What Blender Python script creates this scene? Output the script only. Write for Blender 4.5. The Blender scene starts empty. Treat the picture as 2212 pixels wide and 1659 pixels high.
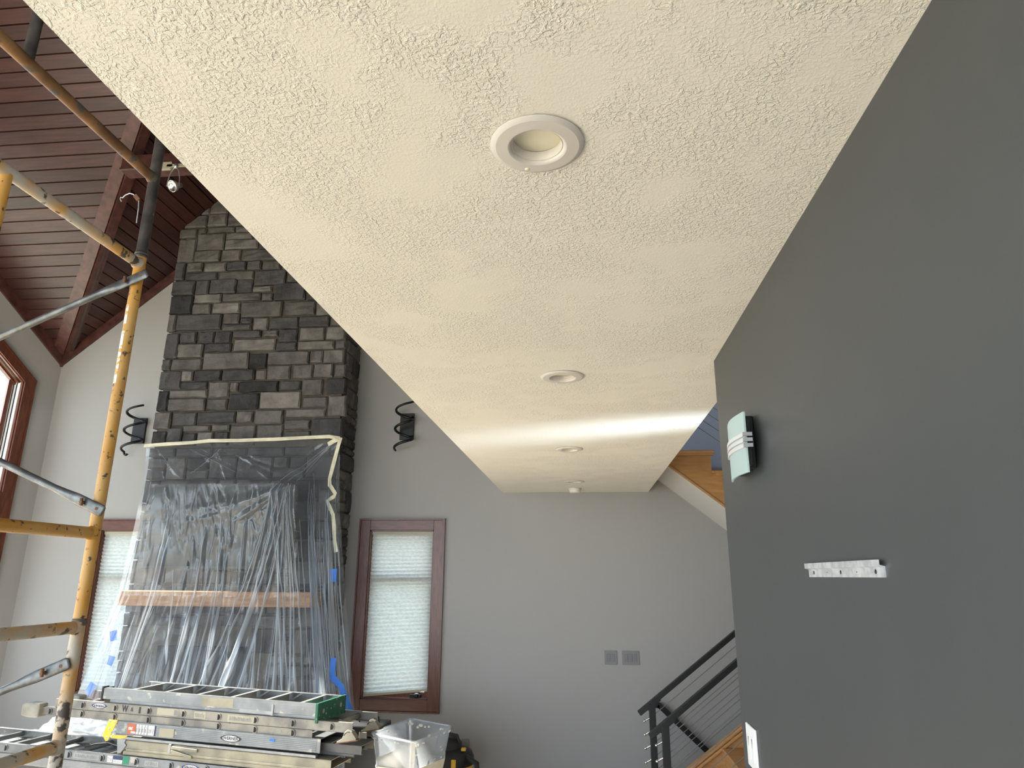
import bpy, bmesh, math, random
import numpy as np
from mathutils import Vector, Matrix

S = bpy.context.scene
COL = S.collection
random.seed(7)

# ---------------------------------------------------------------- camera
def make_camera():
    yaw, pit, rol = -0.103407, 0.274413, 0.006934
    f = Vector((math.sin(yaw)*math.cos(pit), math.cos(yaw)*math.cos(pit), math.sin(pit)))
    r = Vector((math.cos(yaw), -math.sin(yaw), 0)); u = r.cross(f)
    r2 = math.cos(rol)*r + math.sin(rol)*u
    u2 = -math.sin(rol)*r + math.cos(rol)*u
    cd = bpy.data.cameras.new('camera'); co = bpy.data.objects.new('camera', cd); COL.objects.link(co)
    m = Matrix((r2, u2, -f)).transposed().to_4x4(); m.translation = (0, 0, 1.93)
    co.matrix_world = m
    cd.sensor_width = 36.0; cd.lens = 1469.5*36.0/2212.0; cd.clip_start = .05; cd.clip_end = 300
    S.camera = co
make_camera()

# ---------------------------------------------------------------- world, sun, exposure
SKY = 5.0
SUN = 30.0
EXPO = 0.62
w = bpy.data.worlds.new('sky'); S.world = w; w.use_nodes = True
wn = w.node_tree; bg = wn.nodes['Background']
bg.inputs['Color'].default_value = (.74, .87, 1.0, 1); bg.inputs['Strength'].default_value = SKY
sd = bpy.data.lights.new('sun', 'SUN'); sd.energy = SUN; sd.angle = math.radians(1.5); sd.color = (1, .93, .82)
so = bpy.data.objects.new('sun', sd); COL.objects.link(so)
so.rotation_euler = Vector((.80, -.10, -.59)).to_track_quat('-Z', 'Y').to_euler()     # sun standing left of the house
S.view_settings.view_transform = 'Standard'; S.view_settings.look = 'None'
S.view_settings.gamma = 1.0; S.view_settings.use_curve_mapping = False
S.view_settings.exposure = EXPO
S.cycles.use_denoising = True
S.cycles.max_bounces = 10; S.cycles.diffuse_bounces = 6; S.cycles.transparent_max_bounces = 12
S.cycles.sample_clamp_indirect = 12

def portal(name, loc, size, normal, energy=None, color=(1, 1, 1)):
    """daylight portal filling a window opening; given energy, a plain area lamp"""
    ld = bpy.data.lights.new(name, 'AREA'); ld.shape = 'RECTANGLE'; ld.size, ld.size_y = size
    o = bpy.data.objects.new(name, ld); COL.objects.link(o)
    o.rotation_euler = Vector(normal).to_track_quat('-Z', 'Y').to_euler(); o.location = loc
    if energy is None: ld.cycles.is_portal = True
    else: ld.energy = energy; ld.color = color
    return o

# ---------------------------------------------------------------- materials
MATS = {}
def mat(name, c, rough=.6, metal=0.0, c2=None, nscale=5.0, stretch=(1, 1, 1), detail=4, lo=.35, hi=.65,
        bump=0.0, bscale=40.0, bstretch=None, spec=.5, c3=None, n3=30.0, lo3=.6, hi3=.68, rnd=0.0, trans=0.0, emit=0):
    m = bpy.data.materials.new(name); m.use_nodes = True; nt = m.node_tree; N = nt.nodes; L = nt.links
    b = N['Principled BSDF']
    b.inputs['Roughness'].default_value = rough; b.inputs['Metallic'].default_value = metal
    b.inputs['Specular IOR Level'].default_value = spec
    tc = N.new('ShaderNodeTexCoord'); mp = N.new('ShaderNodeMapping'); mp.inputs['Scale'].default_value = stretch
    L.new(tc.outputs['Object'], mp.inputs['Vector'])
    vec = mp.outputs['Vector']
    if rnd:
        oi = N.new('ShaderNodeObjectInfo'); ad = N.new('ShaderNodeVectorMath'); ad.operation = 'MULTIPLY_ADD'
        ad.inputs[1].default_value = (37, 53, 71); cx = N.new('ShaderNodeCombineXYZ')
        for i in range(3): L.new(oi.outputs['Random'], cx.inputs[i])
        L.new(cx.outputs[0], ad.inputs[0]); L.new(vec, ad.inputs[2]); vec = ad.outputs[0]
    col = None
    if c2 is not None:
        n = N.new('ShaderNodeTexNoise'); n.inputs['Scale'].default_value = nscale; n.inputs['Detail'].default_value = detail
        L.new(vec, n.inputs['Vector'])
        cr = N.new('ShaderNodeValToRGB'); cr.color_ramp.elements[0].position = lo; cr.color_ramp.elements[1].position = hi
        cr.color_ramp.elements[0].color = (*c, 1); cr.color_ramp.elements[1].color = (*c2, 1)
        L.new(n.outputs['Fac'], cr.inputs['Fac']); col = cr.outputs['Color']
    if c3 is not None:
        n = N.new('ShaderNodeTexNoise'); n.inputs['Scale'].default_value = n3; n.inputs['Detail'].default_value = 5
        L.new(tc.outputs['Object'], n.inputs['Vector'])
        cr = N.new('ShaderNodeValToRGB'); cr.color_ramp.elements[0].position = lo3; cr.color_ramp.elements[1].position = hi3
        L.new(n.outputs['Fac'], cr.inputs['Fac'])
        mx = N.new('ShaderNodeMix'); mx.data_type = 'RGBA'; L.new(cr.outputs['Color'], mx.inputs[0])
        if col: L.new(col, mx.inputs[6])
        else: mx.inputs[6].default_value = (*c, 1)
        mx.inputs[7].default_value = (*c3, 1); col = mx.outputs[2]
    if rnd:
        hs = N.new('ShaderNodeHueSaturation'); mr = N.new('ShaderNodeMapRange')
        mr.inputs['To Min'].default_value = 1-rnd; mr.inputs['To Max'].default_value = 1+rnd
        L.new(oi.outputs['Random'], mr.inputs['Value']); L.new(mr.outputs[0], hs.inputs['Value'])
        if col: L.new(col, hs.inputs['Color'])
        else: hs.inputs['Color'].default_value = (*c, 1)
        col = hs.outputs['Color']
    if col: L.new(col, b.inputs['Base Color'])
    else: b.inputs['Base Color'].default_value = (*c, 1)
    if bump:
        n = N.new('ShaderNodeTexNoise'); n.inputs['Scale'].default_value = bscale; n.inputs['Detail'].default_value = 5
        if bstretch:
            m2 = N.new('ShaderNodeMapping'); m2.inputs['Scale'].default_value = bstretch
            L.new(tc.outputs['Object'], m2.inputs['Vector']); L.new(m2.outputs[0], n.inputs['Vector'])
        else: L.new(vec if rnd else tc.outputs['Object'], n.inputs['Vector'])
        bp = N.new('ShaderNodeBump'); bp.inputs['Strength'].default_value = 1.0; bp.inputs['Distance'].default_value = bump
        L.new(n.outputs['Fac'], bp.inputs['Height']); L.new(bp.outputs[0], b.inputs['Normal'])
    if trans: b.inputs['Transmission Weight'].default_value = trans
    MATS[name] = m
    return m

def film(name, clear, tint=(.86, .90, .95), rough=.12, white=(.83, .86, .89), gloss=.25, bump=0, bscale=60):
    """thin translucent plastic: part clear, part milky, part shiny"""
    m = bpy.data.materials.new(name); m.use_nodes = True; nt = m.node_tree; N = nt.nodes; L = nt.links
    for n in list(N):
        if n.type != 'OUTPUT_MATERIAL': N.remove(n)
    out = N['Material Output']
    tr = N.new('ShaderNodeBsdfTransparent'); tr.inputs[0].default_value = (*tint, 1)
    df = N.new('ShaderNodeBsdfDiffuse'); df.inputs[0].default_value = (*white, 1)
    tl = N.new('ShaderNodeBsdfTranslucent'); tl.inputs[0].default_value = (*white, 1)
    gl = N.new('ShaderNodeBsdfGlossy'); gl.inputs['Roughness'].default_value = rough; gl.inputs[0].default_value = (1, 1, 1, 1)
    a = N.new('ShaderNodeMixShader'); a.inputs[0].default_value = .5; L.new(df.outputs[0], a.inputs[1]); L.new(tl.outputs[0], a.inputs[2])
    c = N.new('ShaderNodeMixShader'); c.inputs[0].default_value = clear; L.new(a.outputs[0], c.inputs[1]); L.new(tr.outputs[0], c.inputs[2])
    d = N.new('ShaderNodeMixShader'); d.inputs[0].default_value = gloss; L.new(c.outputs[0], d.inputs[1]); L.new(gl.outputs[0], d.inputs[2])
    if bump:
        n = N.new('ShaderNodeTexNoise'); n.inputs['Scale'].default_value = bscale; n.inputs['Detail'].default_value = 3
        tc = N.new('ShaderNodeTexCoord'); L.new(tc.outputs['Object'], n.inputs['Vector'])
        bp = N.new('ShaderNodeBump'); bp.inputs['Distance'].default_value = bump; L.new(n.outputs['Fac'], bp.inputs['Height'])
        for q in (gl, df): L.new(bp.outputs[0], q.inputs['Normal'])
    L.new(d.outputs[0], out.inputs[0]); MATS[name] = m
    return m

def knockdown(name, c):
    """sprayed and trowelled drywall texture: flattened crusts in clusters"""
    m = mat(name, c, rough=.55, spec=.35)
    nt = m.node_tree; N = nt.nodes; L = nt.links; b = N['Principled BSDF']; tc = N['Texture Coordinate']
    def noise(scale, det, dist=0.0):
        n = N.new('ShaderNodeTexNoise'); n.inputs['Scale'].default_value = scale; n.inputs['Detail'].default_value = det
        n.inputs['Distortion'].default_value = dist; L.new(tc.outputs['Object'], n.inputs['Vector']); return n.outputs['Fac']
    def ramp(v, a, z):
        r = N.new('ShaderNodeMapRange'); r.interpolation_type = 'SMOOTHSTEP'
        r.inputs['From Min'].default_value = a; r.inputs['From Max'].default_value = z; L.new(v, r.inputs['Value']); return r.outputs[0]
    def mul(a, z):
        r = N.new('ShaderNodeMath'); r.operation = 'MULTIPLY'; L.new(a, r.inputs[0])
        if isinstance(z, float): r.inputs[1].default_value = z
        else: L.new(z, r.inputs[1])
        return r.outputs[0]
    def add(a, z):
        r = N.new('ShaderNodeMath'); r.operation = 'ADD'; L.new(a, r.inputs[0]); L.new(z, r.inputs[1]); return r.outputs[0]
    crust = ramp(noise(70, 2.5, .6), .50, .60)
    fine = ramp(noise(150, 2, .3), .47, .60)
    mask = ramp(noise(4.5, 3), .36, .56)
    h = add(mul(add(crust, mul(fine, .6)), mask), mul(fine, .12))
    bp = N.new('ShaderNodeBump'); bp.inputs['Strength'].default_value = 1; bp.inputs['Distance'].default_value = .0012
    L.new(h, bp.inputs['Height']); L.new(bp.outputs[0], b.inputs['Normal'])
    return m

knockdown('soffit_paint', (.945, .91, .825))
mat('wall_paint', (.35, .342, .334), .75, bump=.0006, bscale=120, spec=.3)
mat('wall_white', (.62, .61, .59), .8, bump=.0006, bscale=120, spec=.3)
mat('charcoal_paint', (.054, .0575, .060), .45, bump=.0004, bscale=9, spec=.4, c2=(.057, .0605, .063), nscale=2)
mat('blue_grey', (.46, .53, .68), .7)  # even blue-grey for the separate panel over the upper stair wall
mat('floor_wood', (.5, .43, .34), .4, c2=(.43, .36, .27), nscale=3, stretch=(1, 12, 1))
mat('lawn', (.24, .235, .19), .9, c2=(.34, .325, .27), nscale=1.5)
mat('plank_x', (.026, .0088, .0082), .34, c2=(.066, .023, .0208), nscale=3.0, stretch=(1.1, 16, 16), detail=6, lo=.25, hi=.8, rnd=.28, bump=.0006, bscale=9, spec=.5)
mat('plank_y', (.026, .0088, .0082), .34, c2=(.066, .023, .0208), nscale=3.0, stretch=(16, 1.1, 16), detail=6, lo=.25, hi=.8, rnd=.28, bump=.0006, bscale=9, spec=.5)
mat('beam_wood', (.05, .018, .015), .36, c2=(.10, .038, .032), nscale=3, stretch=(4, 4, 4), detail=6)
mat('gap_dark', (.02, .008, .007), .8)
mat('casing_wood', (.075, .021, .011), .32, c2=(.145, .046, .025), nscale=6, stretch=(9, 9, 1.2), detail=6, lo=.3, hi=.7)
mat('casing_wood_h', (.075, .021, .011), .32, c2=(.145, .046, .025), nscale=6, stretch=(1.2, 9, 9), detail=6, lo=.3, hi=.7)
mat('oak', (.40, .20, .07), .4, c2=(.52, .285, .115), nscale=5, stretch=(1.5, 8, 8), detail=6, lo=.3, hi=.7)
mat('mantel_wood', (.34, .15, .055), .5, c2=(.5, .26, .11), nscale=4, stretch=(1.3, 9, 9), detail=6)
for i, k in enumerate((.24, .42, .60, .76, .96)):
    a = (.118*k, .109*k, .106*k) if i > 1 else (.105*k, .1*k, .105*k)
    z = (.225*k, .208*k, .196*k) if i > 1 else (.2*k, .19*k, .195*k)
    mat('stone_%d' % i, a, .85, c2=z, nscale=7, detail=8, lo=.3, hi=.7, rnd=.16, bump=.009, bscale=22, spec=.25)
mat('mortar', (.07, .061, .048), .95, c2=(.10, .088, .068), nscale=20, bump=.004, bscale=60)
mat('firebox_black', (.012, .012, .013), .8)  # near-black for the firebox frame and the flat panel closing it
mat('black_metal', (.007, .007, .0075), .42, spec=.4)
mat('screen_black', (.01, .011, .012), .45, spec=.3)
mat('white_plastic', (.82, .82, .82), .35)
mat('light_trim', (.74, .70, .655), .45)
mat('lens', (.92, .88, .70), .5)
mat('grey_plate', (.2, .2, .205), .5)
mat('grey_rocker', (.17, .17, .175), .45)
mat('galv', (.62, .63, .65), .42, .75, c2=(.82, .83, .84), nscale=35, lo=.4, hi=.6)
mat('brushed_nickel', (.62, .62, .64), .3, .85)
mat('satin_silver', (.8, .8, .83), .35, .5)
mat('chrome', (.75, .75, .76), .18, 1.0)
mat('steel_cable', (.2, .195, .19), .4, .7)
mat('scaffold_yellow', (.5, .24, .03), .5, c2=(.52, .31, .1), nscale=5, detail=6, c3=(.07, .045, .03), n3=46, lo3=.6, hi3=.66, bump=.001, bscale=40)
mat('scaffold_worn', (.52, .28, .07), .55, c2=(.42, .38, .32), nscale=7, detail=8, lo=.38, hi=.54, c3=(.06, .045, .035), n3=26, lo3=.57, hi3=.62, bump=.0012, bscale=40)
mat('scaffold_rust', (.12, .055, .018), .6, c2=(.24, .12, .04), nscale=9, detail=8, lo=.4, hi=.6, c3=(.09, .075, .06), n3=18, lo3=.55, hi3=.62, bump=.001)
mat('scaffold_black', (.045, .038, .034), .45, .3, c2=(.1, .085, .075), nscale=14, detail=8, c3=(.45, .42, .38), n3=40, lo3=.7, hi3=.76)
mat('brace_galv', (.1, .106, .108), .4, .6, c2=(.2, .21, .215), nscale=22, detail=8, c3=(.2, .17, .12), n3=45, lo3=.6, hi3=.68)
mat('rust', (.1, .045, .02), .8, c2=(.2, .1, .05), nscale=30)
mat('alu', (.19, .2, .205), .42, .7, c2=(.26, .27, .275), nscale=8, detail=6, c3=(.4, .385, .34), n3=13, lo3=.62, hi3=.66)
mat('alu_painted', (.17, .162, .15), .5, .35, c2=(.30, .28, .235), nscale=6, detail=8, lo=.4, hi=.58, c3=(.2, .19, .17), n3=38, lo3=.64, hi3=.69)
mat('alu_cream', (.22, .203, .155), .5, .3, c2=(.34, .31, .23), nscale=5, detail=8, lo=.4, hi=.6, c3=(.25, .25, .26), n3=30, lo3=.68, hi3=.72)
mat('alu_dull', (.26, .265, .27), .45, .6, c2=(.34, .34, .34), nscale=9, detail=6, c3=(.42, .4, .36), n3=20, lo3=.64, hi3=.68)
mat('alu_shade', (.09, .088, .085), .5, .4, c2=(.13, .125, .12), nscale=9)  # aluminium with shade put into its colour, for the dark plank ends
mat('green_plastic', (.006, .075, .038), .45, c2=(.012, .11, .055), nscale=8, c3=(.4, .45, .42), n3=40, lo3=.62, hi3=.68)
mat('yellow_paint', (.8, .47, .035), .45, c2=(.85, .55, .08), nscale=8)
mat('mitt_white', (.34, .325, .28), .7, c2=(.25, .235, .2), nscale=14)
mat('rubber', (.02, .02, .02), .7)
mat('logo_white', (.85, .85, .85), .4)
mat('logo_navy', (.012, .02, .14), .4)
mat('logo_black', (.012, .014, .018), .4)
mat('sticker_cream', (.40, .37, .28), .55)
mat('sticker_red', (.45, .12, .05), .5)
mat('sticker_green', (.02, .22, .12), .5)
mat('sticker_navy', (.02, .03, .1), .5)
mat('blue_tape', (.03, .17, .62), .55)
mat('masking_tape', (.72, .68, .52), .6, c2=(.62, .58, .42), nscale=16)
mat('plaster', (.72, .68, .58), .8, bump=.003, bscale=30)
mat('case_black', (.018, .018, .02), .55)
mat('timber', (.55, .4, .24), .7, c2=(.45, .31, .17), nscale=5, stretch=(1, 8, 8))
film('plastic_film', .88, gloss=.05, rough=.22, bump=.0006, bscale=45)
film('plastic_fold', .71, gloss=.07, rough=.25)
film('bin_plastic', .80, tint=(.88, .9, .92), rough=.15, white=(.75, .77, .8), gloss=.1)
film('frosted_glass', .12, tint=(.8, .95, .95), rough=.3, white=(.72, .86, .86), gloss=.12)

def shade_mat():
    m = bpy.data.materials.new('shade_fabric'); m.use_nodes = True; nt = m.node_tree; N = nt.nodes; L = nt.links
    for n in list(N):
        if n.type != 'OUTPUT_MATERIAL': N.remove(n)
    df = N.new('ShaderNodeBsdfDiffuse'); tl = N.new('ShaderNodeBsdfTranslucent')
    n = N.new('ShaderNodeTexNoise'); n.inputs['Scale'].default_value = 30; n.inputs['Detail'].default_value = 6
    tc = N.new('ShaderNodeTexCoord'); mp = N.new('ShaderNodeMapping'); mp.inputs['Scale'].default_value = (1, 1, 2.5)
    L.new(tc.outputs['Object'], mp.inputs[0]); L.new(mp.outputs[0], n.inputs['Vector'])
    cr = N.new('ShaderNodeValToRGB'); cr.color_ramp.elements[0].position = .3; cr.color_ramp.elements[1].position = .7
    cr.color_ramp.elements[0].color = (.41, .43, .41, 1); cr.color_ramp.elements[1].color = (.55, .57, .56, 1)
    L.new(n.outputs['Fac'], cr.inputs[0]); L.new(cr.outputs[0], df.inputs[0]); L.new(cr.outputs[0], tl.inputs[0])
    a = N.new('ShaderNodeMixShader'); a.inputs[0].default_value = .25
    L.new(df.outputs[0], a.inputs[1]); L.new(tl.outputs[0], a.inputs[2]); L.new(a.outputs[0], N['Material Output'].inputs[0])
    MATS['shade_fabric'] = m
shade_mat()
def glass_mat():
    m = bpy.data.materials.new('window_glass'); m.use_nodes = True; nt = m.node_tree; N = nt.nodes; L = nt.links
    for n in list(N):
        if n.type != 'OUTPUT_MATERIAL': N.remove(n)
    tr = N.new('ShaderNodeBsdfTransparent'); tr.inputs[0].default_value = (.96, .98, .98, 1)
    gl = N.new('ShaderNodeBsdfGlossy'); gl.inputs['Roughness'].default_value = .02
    a = N.new('ShaderNodeMixShader'); a.inputs[0].default_value = .07
    L.new(tr.outputs[0], a.inputs[1]); L.new(gl.outputs[0], a.inputs[2]); L.new(a.outputs[0], N['Material Output'].inputs[0])
    MATS['window_glass'] = m
glass_mat()

# ---------------------------------------------------------------- mesh helpers
class MB:
    def __init__(s, M=None): s.v = []; s.f = []; s.sm = []; s.M = M
    def add(s, vs, fs, smooth=False):
        o = len(s.v)
        s.v += [(s.M @ Vector(p)) if s.M else Vector(p) for p in vs]
        s.f += [[i+o for i in f] for f in fs]; s.sm += [smooth]*len(fs); return s
    def box(s, a, b):
        x0, y0, z0 = a; x1, y1, z1 = b
        return s.add([(x0,y0,z0),(x1,y0,z0),(x1,y1,z0),(x0,y1,z0),(x0,y0,z1),(x1,y0,z1),(x1,y1,z1),(x0,y1,z1)],
                     [(0,3,2,1),(4,5,6,7),(0,1,5,4),(1,2,6,5),(2,3,7,6),(3,0,4,7)])
    def prism(s, poly, ext):
        n = len(poly); e = Vector(ext); P = [Vector(p) for p in poly]
        fs = [list(range(n))[::-1], list(range(n, 2*n))] + [[i, (i+1) % n, n+(i+1) % n, n+i] for i in range(n)]
        return s.add(P+[p+e for p in P], fs)
    def bar(s, p0, p1, w, h, up=(0,0,1)):
        p0 = Vector(p0); p1 = Vector(p1); d = (p1-p0).normalized(); sd = d.cross(Vector(up)).normalized(); u = sd.cross(d)
        q = [p0+sd*a*w/2+u*b*h/2 for a, b in ((-1,-1),(1,-1),(1,1),(-1,1))]
        return s.prism(q, p1-p0)
    def tube(s, path, r, n=12, cap=True, rx=None):
        P = [Vector(p) for p in path]; k = len(P); rs = r if isinstance(r, (list, tuple)) else [r]*k
        t0 = (P[1]-P[0]).normalized(); ref = Vector((0,0,1)) if abs(t0.z) < .9 else Vector((1,0,0))
        a = t0.cross(ref).normalized(); vs = []
        for i, p in enumerate(P):
            t = (P[min(i+1,k-1)]-P[max(i-1,0)]).normalized()
            a = (a - t*a.dot(t)).normalized(); b = t.cross(a)
            for j in range(n):
                q = 2*math.pi*j/n; vs.append(p+(a*math.cos(q)+b*math.sin(q)*(rx or 1))*rs[i])
        fs = [[i*n+j, i*n+(j+1)%n, (i+1)*n+(j+1)%n, (i+1)*n+j] for i in range(k-1) for j in range(n)]
        s.add(vs, fs, True)
        if cap: s.add([vs[j] for j in range(n)], [list(range(n))[::-1]]); s.add(vs[-n:], [list(range(n))])
        if s.M and cap: pass
        return s
    def lathe(s, prof, o=(0,0,0), ax=(0,0,1), n=32, smooth=True):
        ax = Vector(ax).normalized(); ref = Vector((1,0,0)) if abs(ax.x) < .9 else Vector((0,1,0))
        a = ax.cross(ref).normalized(); b = ax.cross(a); o = Vector(o)
        vs = [o+ax*h+(a*math.cos(2*math.pi*j/n)+b*math.sin(2*math.pi*j/n))*r for r, h in prof for j in range(n)]
        fs = [[i*n+j, i*n+(j+1)%n, (i+1)*n+(j+1)%n, (i+1)*n+j] for i in range(len(prof)-1) for j in range(n)]
        return s.add(vs, fs, smooth)

LOC = {}
def origin_of(o): return LOC.get(o, Vector((0,0,0)))
def link(name, me, parent=None, loc=None, root=None):
    o = bpy.data.objects.new(name, me); COL.objects.link(o)
    if parent is not None:
        o.parent = parent; LOC[o] = origin_of(parent)
    return o
def part(name, mb, m, parent=None, loc=None, bevel=0, kind=None):
    """one mesh object; coordinates are given in world space"""
    me = bpy.data.meshes.new(name)
    org = origin_of(parent) if parent is not None else (Vector(loc) if loc is not None else Vector((0,0,0)))
    me.from_pydata([tuple(p-org) for p in mb.v], [], mb.f)
    me.polygons.foreach_set('use_smooth', mb.sm)
    bmx = bmesh.new(); bmx.from_mesh(me); bmesh.ops.recalc_face_normals(bmx, faces=bmx.faces); bmx.to_mesh(me); bmx.free()
    me.materials.append(MATS[m]); me.update()
    o = link(name, me, parent)
    if parent is None: o.location = org; LOC[o] = org
    if bevel:
        b = o.modifiers.new('bevel', 'BEVEL'); b.width = bevel; b.segments = 2; b.limit_method = 'ANGLE'; b.angle_limit = math.radians(40)
    if kind: o['kind'] = kind
    return o
def thing(name, label, cat, loc=(0,0,0), group=None):
    o = bpy.data.objects.new(name, None); COL.objects.link(o); o.location = loc; o.empty_display_size = .05
    LOC[o] = Vector(loc); o['label'] = label; o['category'] = cat
    if group: o['group'] = group
    return o
def tag(o, label, cat, group=None):
    o['label'] = label; o['category'] = cat
    if group: o['group'] = group
    return o
def structure(o, label=None, cat=None):
    o['kind'] = 'structure'
    if label: o['label'] = label
    if cat: o['category'] = cat
    return o
def box(name, a, b, m, parent=None, bevel=0, loc=None): return part(name, MB().box(a, b), m, parent, loc, bevel)
def text_mesh(body, size, bold=0.0):
    c = bpy.data.curves.new('lettering', 'FONT'); c.body = body; c.size = size; c.align_x = 'CENTER'; c.align_y = 'CENTER'
    c.offset = bold; c.extrude = .0004
    o = bpy.data.objects.new('lettering', c); COL.objects.link(o)
    me = bpy.data.meshes.new_from_object(o.evaluated_get(bpy.context.evaluated_depsgraph_get()))
    bpy.data.objects.remove(o); bpy.data.curves.remove(c)
    return me

# ================================================================ THE SETTING
YB = 7.297                      # fireplace wall
ZS = 2.785                      # soffit height
XL, XR, XW = -.848, .69, .55    # soffit edges, dark wall face
C = Vector((-6.258, YB, 4.338)) # corner of fireplace wall and angled window wall, underside of trim
S1, S2 = .87, .84               # the two roof pitches
ZR = C.z+.12                    # ceiling boards start a little above the trim
YR, XRDG = 4.15, -3.0           # ridges
E1 = Vector((-.331, -.944, 0)); NIN = Vector((.944, -.331, 0))   # angled wall: direction, inward normal

def rects_with_holes(x0, x1, z0, z1, holes):
    """split a wall rectangle round its openings"""
    xs = sorted({x0, x1} | {h[0] for h in holes} | {h[1] for h in holes}); out = []
    for a, b in zip(xs, xs[1:]):
        hs = sorted([h for h in holes if h[0] <= a and h[1] >= b], key=lambda h: h[2]); z = z0
        for h in hs:
            if h[2] > z: out.append((a, b, z, h[2]))
            z = h[3]
        if z1 > z: out.append((a, b, z, z1))
    return out

structure(box('floor', (-9, -3.6, -.1), (4.2, 7.5, 0), 'floor_wood'), 'warm brown wooden floor below the picture', 'floor')
structure(box('ground_outside', (-60, -60, -.5), (60, 60, -.45), 'lawn'), 'pale dry ground outside the windows', 'ground')

# fireplace wall with two windows
WR = (-2.278, -1.582, .722, 2.39); WL = (-5.37, -4.82, .722, 2.39)
mb = MB()
for a, b, z0, z1 in rects_with_holes(-6.6, 4.2, 0, 7.4, [WR, WL]): mb.box((a, YB, z0), (b, YB+.17, z1))
structure(part('wall_back', mb, 'wall_paint'), 'grey painted wall behind the stone fireplace', 'wall')

# angled window wall on the left, two openings over one another
def PW(t, z, d=0): p = C+E1*t-NIN*d; return (p.x, p.y, z)
def roof_left(y): return ZR+S1*(YB-y)
TW0, TW1 = .375, 2.7
def wtop(t): return 4.04+.85*(t-TW0)
mb = MB()
def wpoly(pts): mb.prism([PW(t, z) for t, z in pts], -NIN*.16)
wpoly([(-.2, 0), (TW0, 0), (TW0, 5.1), (-.2, 5.1)])
wpoly([(TW0, 0), (TW1, 0), (TW1, .9), (TW0, .9)])
wpoly([(TW0, 2.53), (TW1, 2.53), (TW1, 2.77), (TW0, 2.77)])
wpoly([(TW0, wtop(TW0)), (TW1, wtop(TW1)), (TW1, 7.4), (TW0, 5.1)])
wpoly([(TW1, 0), (4, 0), (4, 7.4), (TW1, 7.4)])
structure(part('wall_left', mb, 'wall_paint'), 'angled grey wall with the sloping-topped window', 'wall')
# left wall beyond the frame, with a wide window
PX = C+E1*4
mb = MB()
for a, b, z0, z1 in rects_with_holes(-3.6, PX.y, 0, 7.4, [(-2.2, 2.9, .5, 3.4)]): mb.box((PX.x-.16, a, z0), (PX.x, b, z1))
structure(part('wall_side', mb, 'wall_paint'), 'grey side wall with a wide window, left of the picture', 'wall')
# wall behind the photographer with tall glazing
mb = MB()
for a, b, z0, z1 in rects_with_holes(-9, 4.2, 0, 7.4, [(-6.8, -1.1, .2, 4.2), (-.75, .45, .1, 2.6)]): mb.box((a, -3.76, z0), (b, -3.6, z1))
structure(part('wall_rear', mb, 'wall_paint'), 'grey wall with tall windows behind the viewer', 'wall')
# dark hall wall
structure(box('wall_right', (XW, -3.6, 0), (XR, 2.739, ZS), 'charcoal_paint'), 'charcoal painted hall wall carrying sconce and bracket', 'wall')
# stair hall beyond it
WH = (2.9, 3.3, 1.3, 2.5)  # unseen opening, placed and kept narrow to suit the soffit streak
mb = MB()
for a, b, z0, z1 in rects_with_holes(.55, 5.4, 0, 5.6, [WH]): mb.box((2.72, a, z0), (2.87, b, z1))
structure(box('wall_landing', (4.05, 5.4, 0), (4.2, 7.297, 5.6), 'wall_white'), 'pale wall at the far side of the stair landing', 'wall')
structure(box('wall_landing_return', (2.87, 5.25, 0), (4.2, 5.4, 5.6), 'wall_white'), 'short pale return wall in front of the stair landing', 'wall')
structure(part('wall_stair_side', mb, 'wall_white'), 'pale wall of the stair hall behind the dark wall', 'wall')
structure(box('wall_stair_front', (XR, .4, 0), (4.2, .55, 5.6), 'wall_white'), 'pale end wall of the stair hall', 'wall')
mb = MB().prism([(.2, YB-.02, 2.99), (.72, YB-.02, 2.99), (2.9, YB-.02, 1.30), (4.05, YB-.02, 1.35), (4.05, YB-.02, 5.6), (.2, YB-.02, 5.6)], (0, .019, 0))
structure(part('wall_upper', mb, 'blue_grey'), 'blue-grey wall panel above the upper stair flight', 'wall')
# low soffit with its light holes
LIGHTS = [(-.077, 1.212), (-.077, 2.914), (-.084, 4.72), (-.072, 6.429)]
mb = MB(); HR = .075; cs = .2
def ceil_quad(x0, y0, x1, y1): mb.add([(x0,y0,ZS),(x1,y0,ZS),(x1,y1,ZS),(x0,y1,ZS)], [(0,1,2,3)])
yprev = -3.6
for lx, ly in LIGHTS:
    ceil_quad(XL, yprev, XR, ly-cs); yprev = ly+cs
    ceil_quad(XL, ly-cs, lx-cs, ly+cs); ceil_quad(lx+cs, ly-cs, XR, ly+cs)
    n = 40; ring = []; sq = []
    for j in range(n):
        a = 2*math.pi*j/n; c, s_ = math.cos(a), math.sin(a); k = cs/max(abs(c), abs(s_))
        ring.append((lx+HR*c, ly+HR*s_, ZS)); sq.append((lx+k*c, ly+k*s_, ZS))
    mb.add(ring+sq, [(j, (j+1)%n, n+(j+1)%n, n+j) for j in range(n)])
ceil_quad(XL, yprev, XR, YB)
zt = 3.02
mb.add([(XL,-3.6,ZS),(XR,-3.6,ZS),(XR,YB,ZS),(XL,YB,ZS),(XL,-3.6,zt),(XR,-3.6,zt),(XR,YB,zt),(XL,YB,zt)],
       [(4,5,6,7),(0,1,5,4),(1,2,6,5),(2,3,7,6),(3,0,4,7)])
structure(part('ceiling', mb, 'soffit_paint'), 'cream knockdown-textured soffit with a row of downlights', 'ceiling')

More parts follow.
